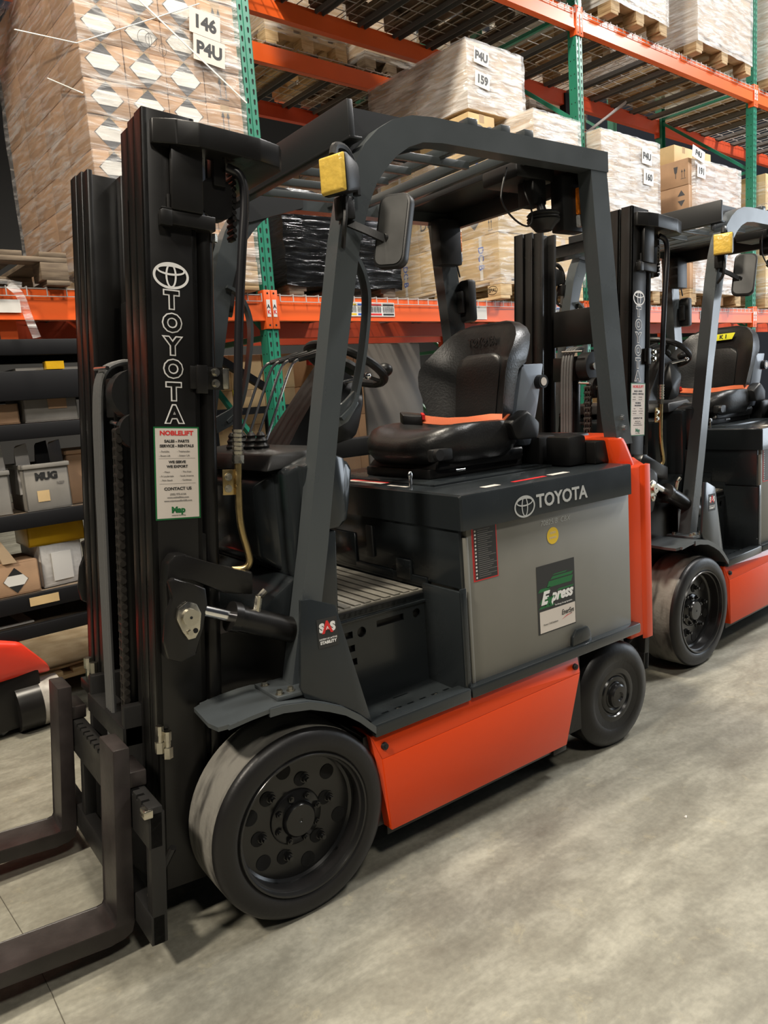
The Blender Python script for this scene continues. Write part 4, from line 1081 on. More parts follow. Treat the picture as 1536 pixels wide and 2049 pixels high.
# ---- beams
def beam(s0, s1, t, zt, label, m='beam', conn=True, h=.135, sgn=1, row=''):
    root = empty('rack_beam'); place(root, s0, t, zt)
    L = s1-s0
    b = MB(m)
    # stepped beam profile (y,z)
    pr = [(0, -h), (0, -.035), (0, 0), (.040*sgn, 0), (.040*sgn, -.028), (.052*sgn, -.028), (.052*sgn, -h)]
    b.prism(pr, 'x', .042, L-.042)
    b.box(.042, L-.042, min(-.003*sgn, .003*sgn), max(-.003*sgn, .003*sgn), -h, -h+.012)
    b.build('beam_rail', root)
    if conn:
        for x0 in (.0, L):
            e = 1 if x0 == 0 else -1
            c = MB(m).box(x0+e*.002, x0+e*.040, -.010 if sgn > 0 else .0, .0 if sgn > 0 else .010, -h-.045, .030, .002)
            c.box(x0+e*.036, x0+e*.044, min(-.01*sgn, .05*sgn), max(-.01*sgn, .05*sgn), -h-.045, .03, .001)
            if sgn > 0:
                c.m('labelplate').box(x0+e*.008, x0+e*.032, -.0112, -.010, -h+.02, -.022)
                c.m('ink').text('A', frame((x0+e*.02, -.0114, -.06), (1, 0, 0), (0, 0, 1)), .03, .001, .0002)
                c.m('red').text('K', frame((x0+e*.02, -.0114, -.09), (1, 0, 0), (0, 0, 1)), .03, .001, .0002)
                c.m('hole').cyl((x0+e*.02, -.0105, .012), (x0+e*.02, -.0095, .012), .006).cyl((x0+e*.02, -.0105, -h-.025), (x0+e*.02, -.0095, -h-.025), .006)
            c.build('beam_connector', root)
    tag(root, label, 'rack beam', 'orange rack beams')
    return root
Z1, Z2 = 2.020, 4.185
bayn = ['left of the nearest upright', 'behind the nearest forklift', 'behind the second forklift', 'at the right edge']
bays = [(SP[0], SP[1]), (SP[1], SP[2]), (SP[2], SP[3]), (SP[3], 10.25)]
fbeams = []
for i, (a, b_) in enumerate(bays):
    fbeams.append(beam(a, b_, 0, Z1, 'lower orange front beam, bay '+bayn[i]))
    beam(a, b_, 0, Z2, 'upper orange front beam, bay '+bayn[i])
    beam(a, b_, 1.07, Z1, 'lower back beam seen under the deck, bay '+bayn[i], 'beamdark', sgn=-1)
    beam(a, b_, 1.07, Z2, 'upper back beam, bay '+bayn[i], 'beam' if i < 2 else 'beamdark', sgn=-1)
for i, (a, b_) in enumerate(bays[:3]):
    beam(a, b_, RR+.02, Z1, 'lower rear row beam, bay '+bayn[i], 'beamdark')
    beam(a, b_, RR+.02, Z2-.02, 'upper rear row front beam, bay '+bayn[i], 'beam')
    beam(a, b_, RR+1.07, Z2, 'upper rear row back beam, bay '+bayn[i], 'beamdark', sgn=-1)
# location labels stuck on the lower front beams
def beam_label(parent, s, z, w, h, cols):
    x0 = s-parent_s[parent]
    o = MB('labelplate').box(x0, x0+w, -.0045, -.003, z-h/2-Z1, z+h/2-Z1)
    n = len(cols)
    for i, c in enumerate(cols):
        xa = x0+w*(i+.06)/n; xb = x0+w*(i+.94)/n
        o.m(c).box(xa, xb, -.005, -.0045, z+h*.27-Z1, z+h*.45-Z1)
        o.m('ink')
        k = xa
        while k < xb-.002:
            ww = rnd(.0012, .004); o.box(k, k+ww, -.005, -.0045, z-h*.22-Z1, z+h*.2-Z1); k += ww+rnd(.0015, .004)
        o.m(c).box(xa, xb, -.005, -.0045, z-h*.42-Z1, z-h*.28-Z1)
    ob = o.build('location_label', parent); ob['label'] = 'barcode label strip in several colours'
parent_s = {fbeams[0]: bays[0][0], fbeams[1]: bays[1][0], fbeams[2]: bays[2][0], fbeams[3]: bays[3][0]}
beam_label(fbeams[1], 1.88, 1.955, .40, .085, ['yellow', 'blue_p', 'red', 'ink'])
beam_label(fbeams[1], 3.72, 1.955, .42, .085, ['ink', 'yellow', 'blue_p', 'ink'])
beam_label(fbeams[2], 5.0, 1.955, .10, .08, ['ink'])
beam_label(fbeams[2], 6.15, 1.955, .22, .08, ['ink', 'red'])
o = MB('paper').box(.0, .12, -.006, -.004, 0, .09).build('blank_label', fbeams[1]); o.location = (3.02-SP[1], 0, -.12)
# torn wrap tail and paper hanging on the far left beam
tl = MB('film'); 
tl.tube([(.02, -.04, 2.03), (.06, -.05, 1.99), (.075, -.055, 1.90), (.10, -.06, 1.80)], 0, smooth=2, flat=(.035, .004))
tl.tube([(-.12, -.03, 2.035), (-.02, -.05, 2.045), (.07, -.05, 2.03)], 0, smooth=1, flat=(.02, .01))
o = tl.build('torn_film'); o.matrix_world = RM; tag(o, 'torn strip of clear film hanging over the far left beam', 'plastic film')
o = MB('paper').box(-.16, .065, -.0075, -.0055, 1.915, 1.972).m('inkgrey').box(-.15, -.02, -.0085, -.0075, 1.950, 1.962).build('paper_label'); o.matrix_world = RM; tag(o, 'cream paper label on the far left beam', 'label')
# orange safety net panel below the far left beam
nt_ = MB('beam').box(-.5, .055, .06, .075, 1.80, 1.885)
nt_.m('ink')
for i in range(6): nt_.box(-.4+i*.075, -.395+i*.075, .058, .061, 1.80, 1.885)
o = nt_.build('mesh_panel'); o.matrix_world = RM; tag(o, 'orange panel with dark wires under the far left beam', 'panel')

# ---- wire decks
def deck(s0, s1, t0, t1, z, label, fall=True, ws=.085, wt=.12, mg='galv'):
    root = empty('wire_deck'); place(root, s0, t0, z)
    L = s1-s0; D = t1-t0
    w_ = MB(mg); r = .0024
    n = int(L/ws)
    for i in range(n+1):
        x = i*L/n
        w_.box(x-r, x+r, -.012, D, 0, 2*r)
        if fall: w_.box(x-r, x+r, -.014, -.010, -.038, .004)
    m_ = int(D/wt)
    for j in range(m_+1):
        y = j*D/m_
        w_.box(0, L, y-r, y+r, -2*r, 0)
    if fall: w_.box(0, L, -.015, -.011, -.040, -.036)
    w_.build('deck_wires', root)
    for k in range(4):
        x = L*(k+.5)/4
        c = MB('deckgrey').box(x-.03, x+.03, .01, D-.01, -.006, -.003).box(x-.033, x-.029, .01, D-.01, -.038, -.003).box(x+.029, x+.033, .01, D-.01, -.038, -.003)
        c.build('deck_channel', root)
    tag(root, label, 'wire deck', 'wire mesh decks on the racks')
k = 0
for i, (a, b_) in enumerate(bays):
    mid = (a+b_)/2
    for j, (x0, x1) in enumerate(((a+.06, mid-.02), (mid+.02, b_-.06))):
        deck(x0, x1, .0, 1.07, Z1+.006, 'lower wire deck, %s half, bay %s' % (('near', 'far')[j], bayn[i]))
        deck(x0, x1, .0, 1.07, Z2+.006, 'upper wire deck, %s half, bay %s' % (('near', 'far')[j], bayn[i]))
        if i in (1, 2): deck(x0, x1, RR+.02, RR+1.07, Z2, 'rear row upper wire deck, %s half, bay %s' % (('near', 'far')[j], bayn[i]), fall=False)

# ---- pallets
_pal = {}
def pallet(s, t, z, L, D, label, group='wooden pallets on the racks', m='wood', epal=False):
    """footprint L along s, D along t, origin at the front left corner"""
    key = (round(L, 2), round(D, 2), m, epal)
    if key not in _pal:
        root = empty('pallet')
        d = MB(m)
        for i in range(5):
            x = i*(L-.12)/4
            d.box(x, x+.12 if i % 2 == 0 else x+.10, 0, D, .122, .144, .002)
        d.build('deck_boards', root)
        d = MB(m)
        for j in range(3):
            y = j*(D-.1)/2; d.box(0, L, y, y+.1, .10, .122, .002)
        d.build('stringer_boards', root)
        for i in range(3):
            for j in range(3):
                x = i*(L-.12)/2; y = j*(D-.12)/2
                MB(m).box(x, x+.12, y, y+.12, .022, .10, .003).build('block', root)
        for i in range(3):
            x = i*(L-.1)/2; MB(m).box(x, x+.1, 0, D, 0, .022, .002).build('bottom_board', root)
        if epal:
            T = frame((-.0012, .075, .064), (0, -1, 0), (0, 0, 1))
            e = MB('ink').ring(T, .046, .030, .003, .0004).text('EPAL', T @ Matrix.Translation((0, 0, .0004)), .034, .0006, .0002)
            e.build('stamped_mark', root)
        _pal[key] = root
    else:
        root = copy_tree(_pal[key])
    place(root, s, t, z); tag(root, label, 'pallet', group)
    return root

# ---- cartons
_car = {}
def carton(w, d, h, style='plain', m='carton'):
    key = (round(w, 3), round(d, 3), round(h, 3), style, m)
    if key in _car: return _car[key].copy()
    b = MB(m).box(0, w, 0, d, 0, h, .004)
    e = .0009
    # flap seam and tape on top and at the sides
    b.m('tape').box(w*.5-.025, w*.5+.025, -e*.6, d+e*.6, h-.055, h+e*.6)
    TF = frame((0, 0, 0), (1, 0, 0), (0, 0, 1)); TL = frame((0, d, 0), (0, -1, 0), (0, 0, 1))
    def dia(T, cx, cz, r, rz):
        b.m('inkveiled').poly([T @ Vector((cx+a*r, cz+c*rz, e)) for a, c in ((-1, 0), (0, -1), (1, 0), (0, 1))])
        k = .42
        b.m('paper').poly([T @ Vector((cx+a*r, cz+c*rz, e*1.6)) for a, c in ((-.93, 0), (-1+k+.02, -k), (1-k-.02, -k), (.93, 0), (1-k-.02, k), (-1+k+.02, k))])
    def arrows(T, cx, cz, q):
        b.m('inkveiled')
        for dx in (-.3, .3):
            b.poly([T @ Vector((cx+(dx+a)*q, cz+c*q, e)) for a, c in ((-.05, -.9), (.05, -.9), (.05, .5), (-.05, .5))])
            b.poly([T @ Vector((cx+(dx+a)*q, cz+c*q, e)) for a, c in ((-.2, .35), (.2, .35), (0, 1))])
        b.poly([T @ Vector((cx+a*q, cz+c*q, e)) for a, c in ((-.6, -1.1), (.6, -1.1), (.6, -1), (-.6, -1))])
    if 'D' in style: dia(TF, w*.5, h*.5, h*.52, h*.49)
    if 'A' in style: arrows(TF, w*.5, h*.5, h*.32)
    if 'd' in style: dia(TL, d*.45, h*.5, h*.34, h*.34)
    if 'a' in style: arrows(TL, d*.82, h*.2, h*.12)
    if 't' in style:   # up and down triangles on the side face
        b.m('inkveiled').poly([TL @ Vector((d*.82+a, h*.62+c, e)) for a, c in ((-.035, 0), (.035, 0), (0, .05))])
        b.poly([TL @ Vector((d*.82+a, h*.22+c, e)) for a, c in ((-.035, .05), (.035, .05), (0, 0))])
    if 'g' in style:   # glass and arrows
        b.m('inkveiled').poly([TL @ Vector((d*.70+a, h*.45+c, e)) for a, c in ((-.02, .07), (.02, .07), (.012, .02), (.003, .01), (.003, -.03), (-.003, -.03), (-.003, .01), (-.012, .02))])
        arrows(TL, d*.88, h*.45, h*.18)
    if 'L' in style: b.m('inkveiled').text('DC', TL @ Matrix.Translation((d*.25, h*.6, e)), .10, .001, .0002)
    if 'F' in style: b.m('inkveiled').text('DC', TF @ Matrix.Translation((w*.6, h*.5, e)), .13, .001, .0002)
    if 'V' in style:
        b.m('paper').quad(TL, d*.55, d*.62, 0, h, e); b.m('blue_p').text('DC B', TL @ Matrix.Translation((d*.585, h*.5, e*1.5)) @ Matrix.Rotation(-PI/2, 4, 'Z'), .07, .001, .0002)
    o = b.build('carton'); _car[key] = o; C.objects.unlink(o)
    return o.copy()
def load(name, s0, s1, t0, t1, z0, rows, nx, ny, style, m='carton', jitter=.004, top=False, grp=None, faces='fl', frame_top=0):
    """rows: list of heights bottom to top; style(i,j,k)->string; only the cartons on the front, left and top show"""
    z = z0; W = (s1-s0)/nx; D = (t1-t0)/ny; nr = len(rows); cnt = 0
    for k, h in enumerate(rows):
        for i in range(nx):
            for j in range(ny):
                if not (j == 0 or i == 0 or (top and k == nr-1)): continue
                o = carton(W-.003, D-.003, h-.002, style(i, j, k), m)
                place(o, s0+i*W+rnd(-1, 1)*jitter*.3, t0+j*D+(rnd(-1, 1)*jitter if j == 0 else 0), z)
                C.objects.link(o)
                side = '%s front column' % ORD[i] if j == 0 else ('%s side column' % ORD[j-1] if i == 0 else 'inner place %s-%s' % (ORD[i], ORD[j]))
                tag(o, 'carton, %s row up, %s, %s' % (ORD[k], side, name), 'carton', grp or ('cartons of the '+name))
                cnt += 1
        z += h
    return z
def film(s0, s1, t0, t1, z0, z1, label, m='film', n=14, amp=.006, gap=.010, name='stretch_film'):
    b = MB(m)
    s0 -= gap; s1 += gap; t0 -= gap; t1 += gap
    per = []
    for i in range(n): per.append((s0+(s1-s0)*i/n, t0, 0, -1))
    for i in range(n): per.append((s1, t0+(t1-t0)*i/n, 1, 0))
    for i in range(n): per.append((s1-(s1-s0)*i/n, t1, 0, 1))
    for i in range(n): per.append((s0, t1-(t1-t0)*i/n, -1, 0))
    rings = []
    nz = 14
    for k in range(nz+1):
        z = z0+(z1-z0)*k/nz
        ring = []
        for (x, y, a, c) in per:
            j = rnd(0, amp)
            ring.append((x+a*j, y+c*j, z))
        rings.append(ring)
    b.loft(rings, cap=False)
    o = b.build(name, ang=80, recalc=True); o.matrix_world = RM
    tag(o, label, 'stretch film', 'stretch film round the pallet loads')
    return o
def sign(txt, s, t, z, w, h, label, rot=0, size=.09, m='paper'):
    T = frame((0, 0, 0), (1, 0, 0), (0, 0, 1))
    b = MB(m).box(-w/2, w/2, -.001, .001, -h/2, h/2)
    b.m('ink').text(txt, T @ Matrix.Translation((0, 0, .0014)), size*1.05, .0034, .0003)
    o = b.build('paper_sign'); o.matrix_world = RM @ Matrix.Translation((s, t, z)) @ Matrix.Rotation(rot, 4, 'Y'); tag(o, label, 'sign', 'paper signs on the pallet loads')
    return o
PZ = Z1+.012; PH = .146
# load signed 146
pallet(.43, -.10, PZ, .82, 1.2, 'wooden pallet under the load signed 146')
zt = load('diamond printed load', .44, 1.25, -.10, 1.10, PZ+PH, [.152]*5+[.160]*4, 4, 4, lambda i, j, k: ('D' if i < 3 else 'A')+('' if j or i else ''), 'carton')
film(.44, 1.25, -.10, 1.10, PZ+.03, 3.62, 'wrinkled clear film round the load signed 146', amp=.010)
sign('146', 1.068, -.124, 3.285, .165, .115, 'cream paper sign reading 146 on the left load', .10, .078, 'cream')
sign('P4U', 1.078, -.124, 3.165, .170, .118, 'cream paper sign reading P4U below the 146 sign', .10, .078, 'cream')
st = MB('paper').tube([(.30, .3, 3.25), (.425, -.115, 3.065), (1.05, -.122, 3.375)], 0, flat=(.007, .003)).tube([(.70, -.124, 3.34), (1.265, -.124, 2.96)], 0, flat=(.008, .003)).tube([(.37, .15, 3.0), (.427, -.11, 2.86)], 0, flat=(.006, .003))
o = st.build('white_strap'); o.matrix_world = RM; tag(o, 'thin white straps crossing over the load signed 146', 'strap')
hw = MB('ink')
T = RM @ frame((.745, -.1235, 3.15), (1, 0, 0), (0, 0, 1))
hw.ring(T, .035, .04, .002, .0004).ring(T, .028, .030, .002, .0004, cx=.03).bar(T @ Vector((.02, .03, 0)), T @ Vector((.02, -.045, 0)), .002, .001)
hw.ring(T, .018, .028, .002, .0004, cx=.085, cy=-.03)
o = hw.build('pen_marks'); tag(o, 'black pen circles scribbled on the wrap of the load signed 146', 'marking')
pallet(-.52, -.05, PZ, .8, 1.2, 'dark pallet at the far left edge', m='wooddark')
# black wrapped load in the middle bay
pallet(1.52, .02, PZ, .80, 1.2, 'pallet under the black wrapped load', m='wooddark')
b = MB('blackfilm'); rings = []
for k in range(12):
    z = PZ+.05+.53*k/11; q = .0 if k < 10 else (k-9)*.015
    ring = []
    for i in range(12): ring.append((1.50+q+(.86-2*q)*i/12, .0+q+rnd(-.012, .012), z+rnd(-.008, .008)))
    for i in range(14): ring.append((2.36-q+rnd(-.012, .012), .0+q+(1.2-2*q)*i/14, z+rnd(-.008, .008)))
    for i in range(12): ring.append((2.36-q-(.86-2*q)*i/12, 1.2-q, z+rnd(-.008, .008)))
    for i in range(14): ring.append((1.50+q+rnd(-.012, .012), 1.2-q-(1.2-2*q)*i/14, z+rnd(-.008, .008)))
    rings.append(ring)
b.loft(rings); o = b.build('wrapped_load', ang=50); o.matrix_world = RM; tag(o, 'low load wrapped in shiny black film behind the nearest forklift', 'pallet load')
# load signed 159
pallet(3.19, -.10, PZ, .96, 1.2, 'pallet stamped with an oval mark under the load signed 159', m='woodlight', epal=True)
def st159(i, j, k):
    if i == 0 and j == 0 and k == 1: return 'da'
    if i == 0 and k % 2 == 0: return 'V'
    if i == 0: return 'L'
    return ''
zt = load('oval stamped pallet load', 3.19, 4.16, -.10, 1.10, PZ+PH, [.30, .30, .30], 2, 3, st159, 'cartonyel')
z3 = zt
o = carton(.27, .5, .24, 'F', 'cartonyel'); C.objects.link(o); place(o, 3.19, .12, z3); tag(o, 'small carton lettered DC under the box signed 159', 'carton', 'cartons of the load signed 159')
load('raised right part of the oval stamped load', 3.61, 4.15, -.10, .95, z3, [.26], 1, 2, lambda i, j, k: 'D' if 0 else 'd', 'cartonpale', grp='cartons of the load signed 159')
load('overhanging top of the oval stamped load', 3.20, 3.80, .13, 1.15, z3+.262, [.45], 1, 2, lambda i, j, k: '', 'cartonpale', grp='cartons of the load signed 159')
_src = None
for o in list(_car.values()):
    pass
film(3.19, 4.16, -.10, 1.10, PZ+.10, z3, 'clear film round the lower part of the load signed 159', 'film', amp=.012)
film(3.61, 4.15, -.10, .95, z3, z3+.26, 'shiny film round the upper right cartons of the load signed 159', 'filmthick', amp=.012)
film(3.20, 3.80, .13, 1.15, z3+.262, z3+.715, 'shiny film round the top box signed 159', 'filmthick', amp=.014)
sign('P4U', 3.34, .108, z3+.262+.35, .15, .10, 'white paper sign reading P4U on the top box of the middle load', .10, .072)
sign('159', 3.34, .108, z3+.262+.20, .15, .10, 'white paper sign reading 159 below its P4U sign', .10, .072)
# cartons of the rear row seen past its left side
pallet(3.0, RR-.02, PZ, .9, 1.2, 'rear row pallet behind the load signed 159')
load('rear row load with lettered tape', 3.0, 3.9, RR-.02, RR+1.1, PZ+PH, [.32]*4, 2, 3, lambda i, j, k: 'V' if j % 2 else 'L', 'carton')
film(3.0, 3.9, RR-.02, RR+1.1, PZ+.1, 3.45, 'clear film round the rear row load behind the 159 load')
# load signed 160
pallet(4.43, -.10, PZ, .84, 1.2, 'pallet under the load signed 160')
load('white glossy load', 4.43, 5.27, -.10, 1.10, PZ+PH, [.24]*4+[.20], 2, 2, lambda i, j, k: '', 'cartonpale')
film(4.43, 5.27, -.10, 1.10, PZ+.1, 3.335, 'bright glossy film round the load signed 160', 'filmthick', amp=.014)
sign('P4U', 5.05, -.128, 3.20, .15, .12, 'paper sign reading P4U above the 160 sign', .05, .068)
sign('160', 5.07, -.128, 3.04, .15, .12, 'paper sign reading 160', .05, .068)
# load signed 191
pallet(5.78, -.10, PZ, 1.0, 1.2, 'pallet under the load signed 191')
load('triangle printed load', 5.78, 6.72, -.10, 1.10, PZ+PH, [.225]*4+[.225], 2, 3, lambda i, j, k: ('g' if k == 4 else 't') if i == 0 and j == 0 else '', 'carton')
load('cap of the triangle printed load', 5.83, 6.5, .06, .9, PZ+PH+1.125, [.16], 2, 2, lambda i, j, k: '', 'cartonyel', grp='cartons of the load signed 191')
film(5.85, 6.72, -.108, 1.10, PZ+.1, 3.30, 'wrinkled glossy film round the load signed 191', 'filmthick', amp=.016, gap=.012)
sign('191', 5.93, -.140, 3.19, .15, .11, 'paper sign reading 191 on the load at the right', .05, .072)
sign('P4U', 5.88, -.140, 3.33, .22, .10, 'crumpled paper sign reading P4U above the 191 sign', .18, .062)
# load at the right edge
pallet(7.42, -.06, PZ, .84, 1.2, 'pallet under the yellowish load at the right edge')
load('yellowish load past the last upright', 7.42, 8.26, -.06, 1.1, PZ+PH, [.3]*4, 1, 2, lambda i, j, k: '', 'cartonyel')
film(7.42, 8.26, -.06, 1.1, PZ+.1, 3.3, 'film round the yellowish load at the right edge')
load('narrow brown stack beside the last upright', 6.85, 7.20, .25, 1.1, PZ+.01, [.3]*4, 1, 2, lambda i, j, k: '', 'carton')
# upper deck loads
UZ = Z2+.018
def upper(name, s0, s1, t0, t1, h, m='film', cm='cartonpale', nx=2, ny=2, pm='wood', rows=2):
    if t0 > 1: nx, ny, rows = 1, 2, 2
    pallet(s0, t0, UZ, s1-s0, t1-t0, 'pallet under the %s' % name, m=pm)
    load(name, s0, s1, t0, t1, UZ+PH, [h/rows]*rows, nx, ny, lambda i, j, k: '', cm, top=False)
    film(s0, s1, t0, t1, UZ+.08, UZ+PH+h, 'film round the %s' % name, m, amp=.014)
upper('big upper deck load on blocks', 5.93, 6.98, -.10, 1.10, 1.0, 'filmthick')
upper('upper deck load with torn film', 4.62, 5.44, -.10, 1.10, .8, 'filmthick')
upper('upper load above the oval stamped pallet', 3.3, 4.15, -.05, 1.05, .6, pm='wooddark')
upper('upper load above the black load', 2.25, 3.05, -.05, 1.05, .6, pm='wooddark')
upper('upper load past the last upright', 7.45, 8.3, -.08, 1.10, .8, 'filmthick')
upper('upper load above the diamond load', .3, 1.1, -.05, 1.05, .5, pm='wooddark')
upper('pale rear upper load', 2.6, 3.4, RR+.05, RR+1.05, .7, 'film', pm='woodlight')
upper('dark pallet rear upper load', 3.6, 4.2, RR+.05, RR+1.05, .7, 'film', pm='wooddark')
upper('rear upper load behind the white load', 4.6, 5.5, RR+.05, RR+1.05, .5, 'film', pm='wooddark')
upper('rear upper load behind the triangle load', 5.8, 6.8, RR+.05, RR+1.05, .5, 'film', pm='wooddark')
# dangling film scraps under the upper deck
for (s, t, z, l, lab) in ((5.15, .1, 4.15, .10, 'film scrap dangling under the upper deck right of the 160 load'), (4.30, -.03, 4.30, .16, 'film tail hanging at the top of the middle upright')):
    b = MB('filmthick').tube([(s, t, z), (s+.01, t-.01, z-l*.5), (s-.005, t, z-l)], 0, smooth=1, flat=(.03, .004)); o = b.build('torn_film'); o.matrix_world = RM; tag(o, lab, 'plastic film')
# loose pale metal bars under the upper deck
b = MB('galv').bar((5.62, .95, 3.72), (6.12, .72, 4.08), .02, .02).bar((5.66, .98, 3.72), (6.16, .75, 4.08), .012, .012).bar((5.6, .96, 3.70), (5.78, .80, 3.66), .02, .02)
o = b.build('loose_rail'); o.matrix_world = RM; tag(o, 'loose pale metal rods leaning under the upper deck', 'rod')
b = MB('greypanel').box(5.30, 5.5, 1.03, 1.05, 2.035, 3.95); o = b.build('grey_board'); o.matrix_world = RM; tag(o, 'grey board standing behind the load signed 160', 'board')
b = MB('shelfblk').box(5.53, 5.62, 1.0, 1.07, 2.03, 4.15); o = b.build('dark_column'); o.matrix_world = RM; tag(o, 'dark column behind the loads signed 160 and 191', 'column')

# ---- black shelving at the lower left
def shelfunit(s0, s1, t0, t1, levels, label):
    root = empty('shelving_unit'); place(root, s0, t0, 0)
    L = s1-s0; D = t1-t0
    for x in (0, L-.04):
        for y in (0, D-.04): MB('shelfblk').box(x, x+.04, y, y+.04, 0, 1.84, .002).build('shelf_post', root)
    for z, h in levels:
        b = MB('shelfblk').box(0, L, -.005, .03, z-h, z, .003).box(0, L, D-.03, D, z-h, z, .003).box(0, .03, 0, D, z-h, z).box(L-.03, L, 0, D, z-h, z)
        b.m('wooddark').box(.01, L-.01, .01, D-.01, z-.014, z-.002)
        b.build('shelf', root)
    tag(root, label, 'shelving unit')
    return root
shelfunit(-1.35, .72, .0, .62, ((1.80, .07), (1.66, .13), (1.425, .07), (1.02, .07), (.645, .075), (.50, .06)), 'black steel shelving with boxes at the lower left')
def shelfbox(s, t, z, w, d, h, m, label, cat='box', rz=0, name='storage_box', open_=True, extra=None):
    root = empty(name); place(root, s, t, z, rz)
    b = MB(m)
    th = .006
    b.box(0, w, 0, th, 0, h, .001).box(0, w, d-th, d, 0, h, .001).box(0, th, 0, d, 0, h, .001).box(w-th, w, 0, d, 0, h, .001).box(0, w, 0, d, 0, th)
    if not open_: b.box(0, w, 0, d, h-th, h, .002)
    else: b.box(-.008, w+.008, -.008, .004, h-.02, h, .002).box(-.008, .004, -.008, d+.008, h-.02, h, .002).box(w-.004, w+.008, 0, d, h-.02, h, .002)
    b.build('box_shell', root)
    if extra: extra(root, w, d, h)
    tag(root, label, cat)
    return root
def binprint(root, w, d, h):
    T = frame((0, -.001, 0), (1, 0, 0), (0, 0, 1))
    p = MB('ink').text('MUG', T @ Matrix.Translation((w*.50, h*.72, .0004)), .045, .003, .0002)
    MB('cartonyel').quad(T, w*.25, w*.52, h*.18, h*.42, .0008).build('tan_label', root)
    MB('inkgrey').text('NBP', T @ Matrix.Translation((w*.8, h*.55, .0004)), .018, .0005, .0002).build('small_print', root)
    o = p.build('printed_label', root)
shelfbox(-.02, .03, 1.022, .20, .25, .215, 'bin', 'scuffed white plastic bin with dark print on the middle shelf', 'bin', 0, 'plastic_bin', True, binprint)
shelfbox(-.42, .05, 1.022, .34, .25, .20, 'bin', 'white bin cut off by the left edge on the middle shelf', 'bin', 0, 'plastic_bin')
shelfbox(.20, .10, 1.022, .26, .3, .26, 'carton', 'open brown carton right of the white bin', 'carton', 0, 'open_carton')
shelfbox(.03, .05, 1.428, .24, .3, .19, 'bin', 'greyish wrapped box on the upper shelf', 'box', 0, 'storage_box', False, lambda r, w, d, h: MB('carton').box(w*.45, w*.8, -.003, 0, h*.3, h*.6).build('paper_label', r))
shelfbox(-.10, .06, 1.428, .11, .2, .09, 'carton', 'small dark brown carton on the upper shelf', 'carton', 0, 'small_carton', False)
shelfbox(-.40, .05, 1.428, .28, .3, .17, 'bag', 'clear crumpled bag at the left edge of the upper shelf', 'bag', 0, 'plastic_bag', False)
shelfbox(.01, .06, .648, .20, .22, .20, 'bag', 'white bag lined box under the yellow box', 'box', .12, 'lined_box', False, lambda r, w, d, h: MB('paper').box(w*.25, w*.72, -.006, -.002, h*.12, h*.80).build('paper_label', r))
shelfbox(-.03, .07, .850, .26, .22, .10, 'gold', 'yellow wrapped box on the third shelf', 'box', 0, 'yellow_box', False)
def diam(r, w, d, h):
    T = frame((w*.6, -.001, h*.45), (1, 0, 0), (0, 0, 1))
    b = MB('ink').poly([T @ Vector((a*.055, c*.06, .0006)) for a, c in ((-1, 0), (0, -1), (1, 0), (0, 1))]); b.m('paper').poly([T @ Vector((a*.055, c*.06, .0012)) for a, c in ((-.95, 0), (-.6, -.4), (.6, -.4), (.95, 0), (.6, .4), (-.6, .4))])
    b.build('printed_label', r)
shelfbox(-.27, .04, .648, .26, .25, .15, 'carton', 'brown carton with a black and white diamond on the third shelf', 'carton', 0, 'small_carton', False, diam)
shelfbox(-.42, .04, .80, .16, .2, .02, 'paper', 'white papers lying on the brown carton', 'paper', .3, 'paper_stack', False)
# flaps and pouches
b = MB('cartonpale').hull([(-.16, .03, .80), (-.20, .02, .93), (-.10, .03, .80), (-.17, .02, .93), (-.16, .06, .80), (-.20, .05, .93)]); o = b.build('carton_flap'); o.matrix_world = RM; tag(o, 'cream carton flap sticking up beside the yellow box', 'cardboard')
for i, (s, z, m, lab) in enumerate(((-.03, 1.245, 'galv', 'silver pouch standing in the white bin'), (.06, 1.25, 'shelfblk', 'dark pouch beside the silver pouch'), (.12, 1.25, 'chrome', 'shiny silver bag above the white bin'), (-.14, 1.25, 'bag', 'pale crumpled bag leaning left of the silver pouch'))):
    b = MB(m).hull([(s, .08, 1.10), (s+.07, .08, 1.10), (s, .16, 1.10), (s+.07, .16, 1.10), (s+.005, .10, z+.07), (s+.06, .10, z+.09), (s+.02, .13, z+.08)]); o = b.build('foil_pouch'); o.matrix_world = RM; tag(o, lab, 'pouch')
b = MB('paper').box(-.34, -.06, .05, .40, .502, .508).m('inkgrey').box(-.3, -.12, .08, .3, .508, .509); o = b.build('paper_sheet'); o.matrix_world = RM; tag(o, 'white printed sheet on the bottom shelf', 'paper')
b = MB('cartonyel').box(-.08, .05, -.008, -.006, .59, .63); o = b.build('shelf_label'); o.matrix_world = RM; tag(o, 'small tan label on the third shelf edge', 'label')
b = MB('paper').box(.02, .30, .05, .3, 1.664, 1.675).m('gold').box(.14, .22, .0, .05, 1.664, 1.70); o = b.build('loose_papers'); o.matrix_world = RM; tag(o, 'papers poking out on the top shelf', 'paper')
